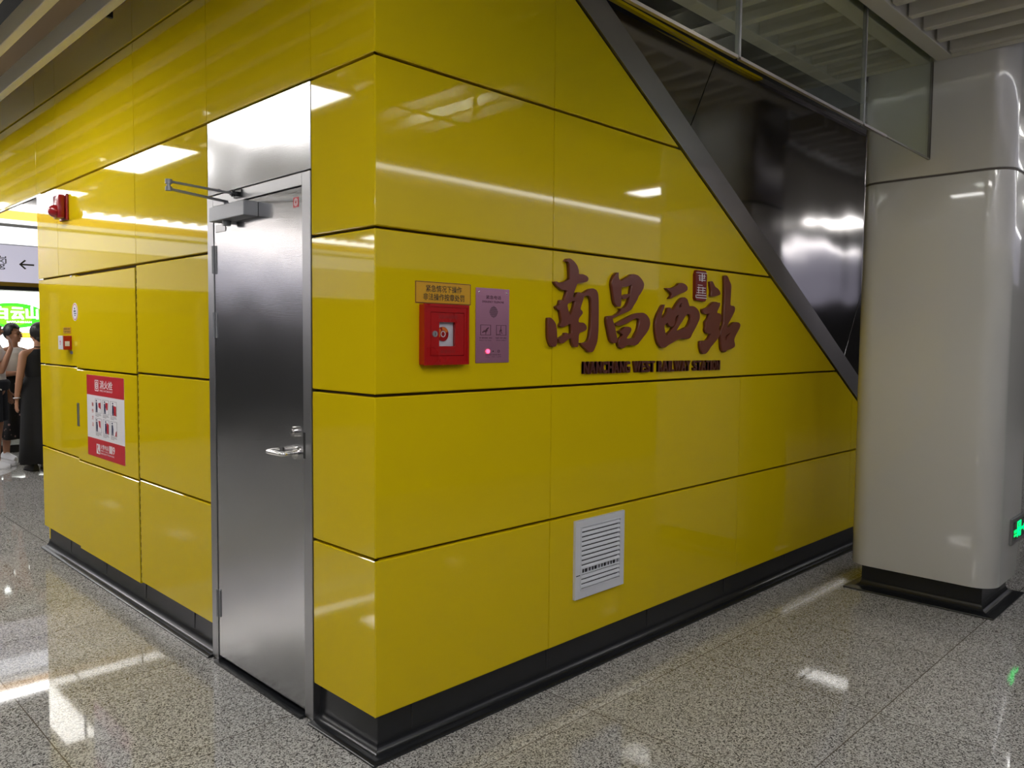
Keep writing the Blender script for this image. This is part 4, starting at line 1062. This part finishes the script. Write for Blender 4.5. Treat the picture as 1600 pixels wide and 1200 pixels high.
# ================================================================== PEOPLE
def capsule(bm, p, q, r0, r1, n=14):
    p, q = Vector(p), Vector(q)
    ball(bm, p, r0, u=n, v=8); ball(bm, q, r1, u=n, v=8)
    if (q-p).length > 1e-4: cyl(bm, p, q, r0, r1, n=n)
def remeshed(bm, voxel, iters=4):
    me = bpy.data.meshes.new('tmp_body'); bm.to_mesh(me); bm.free()
    o = bpy.data.objects.new('tmp_body', me); C.objects.link(o)
    m = o.modifiers.new('r', 'REMESH'); m.mode = 'VOXEL'; m.voxel_size = voxel; m.use_smooth_shade = True
    s = o.modifiers.new('s', 'SMOOTH'); s.iterations = iters; s.factor = 0.5
    dg = bpy.context.evaluated_depsgraph_get(); dg.update()
    out = bpy.data.meshes.new_from_object(o.evaluated_get(dg))
    bpy.data.objects.remove(o); bpy.data.meshes.remove(me)
    return out
def hand(bm, wrist, d, palm_n, side, curl=0.5):
    """d: direction of the fingers, palm_n: direction the palm faces, side: towards the thumb"""
    w, d, pn, sd = Vector(wrist), Vector(d).normalized(), Vector(palm_n).normalized(), Vector(side).normalized()
    for t in (-0.6, 0.0, 0.6):
        capsule(bm, w + sd*t*0.022, w + d*0.082 + sd*t*0.040, 0.014, 0.012, 10)
    for i, (t, L) in enumerate(((0.033, 0.068), (0.011, 0.078), (-0.011, 0.072), (-0.032, 0.056))):
        p = w + d*0.085 + sd*t; dd = d.copy(); r = 0.0088
        for k in range(3):
            dd = (dd + pn*curl*(0.35+0.15*k)).normalized()
            q_ = p + dd*L*(0.44, 0.32, 0.24)[k]
            capsule(bm, p, q_, r, r-0.0007, 8); p = q_; r -= 0.0007
    p = w + d*0.022 + sd*0.030; dd = (d*0.75 + sd*0.65 + pn*0.3).normalized()
    for k, L in enumerate((0.036, 0.028, 0.022)):
        q_ = p + dd*L; capsule(bm, p, q_, 0.0105-0.0008*k, 0.0098-0.0008*k, 8); p = q_
        dd = (dd + d*0.25 + pn*0.15).normalized()
def loft(rings, n=32, cap=(True, True), thick=None):
    """rings: (cx, cy, z, rx, ry) -> closed tube mesh"""
    bm = B(); R = []
    for cx, cy, z, rx, ry in rings:
        R.append([bm.verts.new((cx+rx*math.cos(2*math.pi*k/n), cy+ry*math.sin(2*math.pi*k/n), z)) for k in range(n)])
    for A, D in zip(R, R[1:]):
        for k in range(n): bm.faces.new((A[k], A[(k+1) % n], D[(k+1) % n], D[k]))
    if cap[0]: bm.faces.new(R[0][::-1])
    if cap[1]: bm.faces.new(R[-1])
    return bm
def place(bm, loc, rot):
    m = Matrix.Translation(Vector(loc)) @ Matrix.Rotation(rot, 4, 'Z')
    bmesh.ops.transform(bm, matrix=m, verts=bm.verts); return bm
def person(loc, rot, H, label, arms, outfit, legs=((0, 0), (0, 0)), head_turn=0.0, hairstyle='bun'):
    """built facing -Y at the origin, then turned by rot; x>0 is the person's left... arms: for each side (+1, -1) elbow, wrist, finger dir, palm normal, thumb side"""
    k = H/1.62
    t = thing('person', loc, label, 'person')
    S = lambda x, y, z: Vector((x*k, y*k, z*k))
    bm = B()
    # legs
    for s, (fy, lift) in zip((1, -1), legs):
        hip, knee, ank = S(s*.085, 0, .84), S(s*.085, fy*.5-.01, .46), S(s*.08, fy+.01, .085)
        capsule(bm, hip, knee, .078*k, .053*k); mid = knee.lerp(ank, .3) + Vector((0, .012*k, 0))
        capsule(bm, knee, mid, .052*k, .053*k); capsule(bm, mid, ank, .053*k, .034*k)
        capsule(bm, ank, S(s*.085, fy-.02, .04), .034*k, .036*k); capsule(bm, S(s*.085, fy+.03, .035), S(s*.095, fy-.13, .028), .032*k, .026*k)
    # trunk
    for (z0, rx0, ry0) in ((.84, .155, .105), (.92, .145, .10), (1.02, .120, .088), (1.12, .130, .09), (1.22, .140, .095), (1.28, .130, .08)):
        ball(bm, S(0, 0, z0), (rx0*k, ry0*k, .085*k), u=20, v=12)
    capsule(bm, S(.04, 0, 1.31), S(.155, .005, 1.285), .052*k, .047*k); capsule(bm, S(-.04, 0, 1.31), S(-.155, .005, 1.285), .052*k, .047*k)
    capsule(bm, S(0, .005, 1.30), S(0, -.005, 1.42), .053*k, .046*k)
    # arms and hands
    for s, (elb, wri, fd, pn, sd, curl) in zip((1, -1), arms):
        sh = S(s*.165, .005, 1.275); e, w_ = S(*elb), S(*wri)
        capsule(bm, sh, e, .046*k, .036*k)
        m1 = e.lerp(w_, .3); capsule(bm, e, m1, .035*k, .036*k); capsule(bm, m1, w_, .036*k, .024*k)
        hand(bm, w_, fd, pn, sd, curl)
    # head
    hm = Matrix.Translation(S(0, 0, 1.42)) @ Matrix.Rotation(head_turn, 4, 'Z')
    hp = lambda x, y, z: hm @ (Vector((x, y, z-1.42))*k)
    hb_ = B()
    ball(hb_, hp(0, .008, 1.525), (.073*k, .090*k, .095*k), u=24, v=16)
    ball(hb_, hp(0, -.030, 1.465), (.053*k, .056*k, .062*k), u=20, v=12)
    ball(hb_, hp(0, -.062, 1.425), (.024*k, .020*k, .018*k))
    capsule(hb_, hp(0, -.086, 1.510), hp(0, -.101, 1.477), .0085*k, .0125*k, 10)
    for s in (1, -1):
        ball(hb_, hp(s*.012, -.093, 1.474), (.009*k, .009*k, .007*k))
        ball(hb_, hp(s*.074, .010, 1.495), (.010*k, .020*k, .032*k))
        ball(hb_, hp(s*.040, -.062, 1.480), (.024*k, .020*k, .024*k))
        capsule(hb_, hp(s*.014, -.083, 1.527), hp(s*.050, -.070, 1.526), .009*k, .008*k, 8)
    tmp = bpy.data.meshes.new('t'); hb_.to_mesh(tmp); hb_.free(); bm.from_mesh(tmp); bpy.data.meshes.remove(tmp)
    me = remeshed(bm, 0.0075)
    me.transform(Matrix.Translation(Vector(loc)) @ Matrix.Rotation(rot, 4, 'Z'))
    body = obj('body', me, M['skin'], t, smooth='all')
    P_ = lambda b: place(b, loc, rot)
    for s in (1, -1):
        b = B(); ball(b, hp(s*.032, -.0805, 1.506), (.0125*k, .006*k, .0062*k)); obj('eye', P_(b), M['eye'], body, smooth='all')
        b = B(); tube(b, [hp(s*.016, -.089, 1.530), hp(s*.034, -.085, 1.536), hp(s*.052, -.072, 1.530)], .0034*k, 8); obj('eyebrow', P_(b), M['hair'], body, smooth='all')
    b = B(); ball(b, hp(0, -.0865, 1.4475), (.021*k, .007*k, .0065*k)); obj('mouth', P_(b), M['lip'], body, smooth='all')
    # hair: cap lifted off the skull, open at the face
    b = B()
    ball(b, hp(0, .016, 1.532), (.082*k, .094*k, .100*k), u=36, v=24)
    inv = hm.inverted()
    kill = []
    for v in b.verts:
        q_ = inv @ v.co / k
        if q_.y < -.040 and q_.z < .150: kill.append(v)
        elif q_.y < 0.035 and q_.z < .060 + max(0, -q_.y)*1.0: kill.append(v)
        elif q_.z < .012: kill.append(v)
    bmesh.ops.delete(b, geom=kill, context='VERTS')
    r = bmesh.ops.solidify(b, geom=b.faces[:], thickness=-0.010*k)
    if hairstyle == 'bun': ball(b, hp(0, .115, 1.535), (.036*k, .034*k, .036*k), u=18, v=12)
    if hairstyle == 'tied':
        tube(b, [hp(0, .10, 1.52), hp(0, .135, 1.50), hp(0, .13, 1.43), hp(0, .115, 1.35)], [.022*k, .026*k, .024*k, .008*k], 14)
    if hairstyle == 'short':
        for i in range(26):
            a = random.uniform(0, 2*math.pi); e_ = random.uniform(.1, 1.3)
            dx, dy, dz = math.cos(a)*math.cos(e_), math.sin(a)*math.cos(e_), math.sin(e_)
            if dy < -.2: continue
            ball(b, hp(dx*.078, .016+dy*.088, 1.535+dz*.094), .018*k, u=10, v=6)
        ball(b, hp(0, .070, 1.46), (.058*k, .030*k, .045*k), u=18, v=10)
    obj('hair', P_(b), M['hair'], t, smooth='all')
    outfit(t, k, S, P_)
    for s, (fy, lift) in zip((1, -1), legs):
        sh_m = M['shoe_black'] if t['label'].find('black top') > 0 else M['shoe_white']
        b = B(); x = s*.088
        secs = [(.065, .030, .075), (.045, .037, .088), (0.0, .039, .092), (-.045, .042, .075), (-.10, .046, .055), (-.145, .040, .042), (-.170, .022, .030)]
        R = []
        for yy, rx, h in secs:
            R.append([b.verts.new(S(x + rx*math.cos(a), fy+yy, .012 + max(0, math.sin(a))*h) if math.sin(a) >= 0 else S(x + rx*math.cos(a), fy+yy, .012)) for a in (2*math.pi*i/20 for i in range(20))])
        for A, D in zip(R, R[1:]):
            for i in range(20): b.faces.new((A[i], A[(i+1) % 20], D[(i+1) % 20], D[i]))
        b.faces.new(R[0]); b.faces.new(R[-1])
        so = obj('shoe', P_(b), sh_m, t, smooth=True)
        b = B(); prism(b, [tuple((S(x + rx*1.06, fy+yy, 0)).xy) for yy, rx, h in secs] + [tuple((S(x - rx*1.06, fy+yy, 0)).xy) for yy, rx, h in secs[::-1]], lambda a_, c_, d_: Vector((a_, c_, d_)), 0.0, .016*k)
        obj('sole', P_(b), M['shoe_white'] if sh_m != M['shoe_black'] else M['black'], so)
    return t
M['shoe_black'] = mat('black shoe', (0.01, 0.01, 0.01, 1), 0.4)
def sleeve(S, k, s, end, r0, r1, frac):
    sh = S(s*.150, .005, 1.285); e = S(*end); q_ = sh.lerp(e, frac)
    b = B(); tube(b, [sh - (q_-sh)*.15, sh, sh.lerp(q_, .5), q_], [r0*.8*k, r0*k, (r0+r1)/2*k, r1*k], 18); return b
def torso_rings(S, k, z0, z1, g=.012, flare=0.0):
    prof = [(.84, .172, .122), (.92, .162, .116), (1.02, .138, .106), (1.12, .146, .108), (1.22, .156, .112), (1.28, .150, .098), (1.315, .115, .078), (1.345, .075, .066)]
    rs = []
    for z, rx, ry in prof:
        if z < z0-.001 or z > z1+.001: continue
        c = S(0, 0, z); rs.append((c.x, c.y, c.z, (rx+flare)*k, (ry+flare)*k))
    return rs
def merge(*bms):
    a = bms[0]
    for b in bms[1:]:
        me = bpy.data.meshes.new('t'); b.to_mesh(me); b.free(); a.from_mesh(me); bpy.data.meshes.remove(me)
    return a
def cloth(bm, P_, name, m, t, voxel=0.009):
    me = remeshed(P_(bm), voxel, 6); return obj(name, me, m, t, smooth='all')
# arms: elbow, wrist, finger direction, palm normal, thumb side, curl
A_clasp = [((.215, -.03, 1.03), (.055, -.17, 1.02), (-.95, -.25, -.1), (0, 1, 0), (0, 0, 1), .9), ((-.215, -.03, 1.03), (-.05, -.175, 1.045), (.95, -.2, -.1), (0, 1, 0), (0, 0, 1), .9)]
A_hang = [((.215, .02, 1.03), (.225, -.03, .80), (.02, -.1, -1), (-1, 0, 0), (0, -1, -.1), .4), ((-.215, .02, 1.03), (-.225, -.03, .80), (-.02, -.1, -1), (1, 0, 0), (0, -1, -.1), .4)]
A_raise = [((.215, .02, 1.03), (.20, -.08, .82), (0, -.2, -1), (-1, 0, 0), (0, -1, 0), .4), ((-.185, -.13, 1.06), (-.095, -.20, 1.30), (.25, .15, .95), (0, .9, .2), (1, 0, .2), .8)]
def outfit_white(t, k, S, P_):
    b = loft(torso_rings(S, k, .95, 1.35)); 
    b = merge(b, sleeve(S, k, 1, A_clasp[0][0], .064, .060, .55), sleeve(S, k, -1, A_clasp[1][0], .064, .060, .55))
    cloth(b, P_, 'top', M['cloth_white'], t)
    n = 40; rings = [(1.04, .146, .112), (.95, .172, .128), (.84, .190, .142), (.65, .205, .165), (.45, .220, .19), (.26, .235, .215)]
    b = loft([(0, 0, z*k, rx*k, ry*k) for z, rx, ry in rings], n)
    for v in b.verts:
        a = math.atan2(v.co.y, v.co.x); f = max(0, (1.0*k-v.co.z))*.055
        v.co.x += math.cos(a)*f*math.sin(7*a); v.co.y += math.sin(a)*f*math.sin(7*a)
    obj('skirt', P_(b), M['floral'], t, smooth='all')
def outfit_black(t, k, S, P_):
    cloth(loft(torso_rings(S, k, .95, 1.35, flare=.004)), P_, 'top', M['cloth_black'], t)
    n = 40; rings = [(1.04, .150, .114), (.95, .178, .132), (.84, .196, .148), (.6, .205, .165), (.35, .215, .175), (.09, .225, .185)]
    b = loft([(0, 0, z*k, rx*k, ry*k) for z, rx, ry in rings], n)
    for v in b.verts:
        a = math.atan2(v.co.y, v.co.x); f = max(0, (1.0*k-v.co.z))*.03
        v.co.x += math.cos(a)*f*math.sin(6*a); v.co.y += math.sin(a)*f*math.sin(6*a)
    obj('long_skirt', P_(b), M['cloth_black'], t, smooth='all')
    for s in (1, -1):
        b = B(); wv = S(*A_hang[0][1]) if s == 1 else S(*A_hang[1][1])
        if s == 1:
            pts = [wv + Vector((.031*math.cos(a)*k, .031*math.sin(a)*k, .012+.004*math.sin(a))) for a in (2*math.pi*i/20 for i in range(21))]
            tube(b, pts, .0065*k, 8); obj('bracelet', P_(b), M['shoe_white'], t, smooth='all', label='pale bead bracelet on the wrist')
        else: b.free()
    b = B(); tube(b, [S(.049*math.cos(a), .004+.049*math.sin(a), 1.365) for a in (2*math.pi*i/24 for i in range(25))], .006*k, 8)
    obj('collar', P_(b), M['cloth_black'], t, smooth='all')
def outfit_shorts(t, k, S, P_):
    b = loft(torso_rings(S, k, .84, 1.35, flare=.006)); b = merge(b, sleeve(S, k, 1, A_raise[0][0], .066, .062, .6), sleeve(S, k, -1, A_raise[1][0], .066, .062, .6))
    cloth(b, P_, 't_shirt', M['cloth_white'], t)
    b = B()
    for s in (1, -1): tube(b, [S(s*.07, 0, .90), S(s*.085, 0, .80), S(s*.095, -.01, .64), S(s*.10, -.015, .50)], [.10*k, .105*k, .098*k, .096*k], 20)
    tube(b, [S(0, 0, .84), S(0, 0, .93), S(0, 0, .96)], [.14*k, .16*k, .14*k], 24)
    cloth(b, P_, 'shorts', M['cloth_navy'], t)
person((0.955, 9.0, 0), math.radians(22), 1.68, 'woman in a white top and black floral skirt, hands clasped at her waist', A_clasp, outfit_white, legs=((-.14, 0), (.05, 0)), head_turn=math.radians(25), hairstyle='bun')
person((0.955, 7.9, 0), math.radians(190), 1.68, 'woman in a sleeveless black top and long skirt, seen from behind beside the yellow wall', A_hang, outfit_black, hairstyle='short')
person((0.615, 8.45, 0), math.radians(62), 1.74, 'person in dark shorts and white sneakers at the left edge, hand raised to the face', A_raise, outfit_shorts, hairstyle='short')
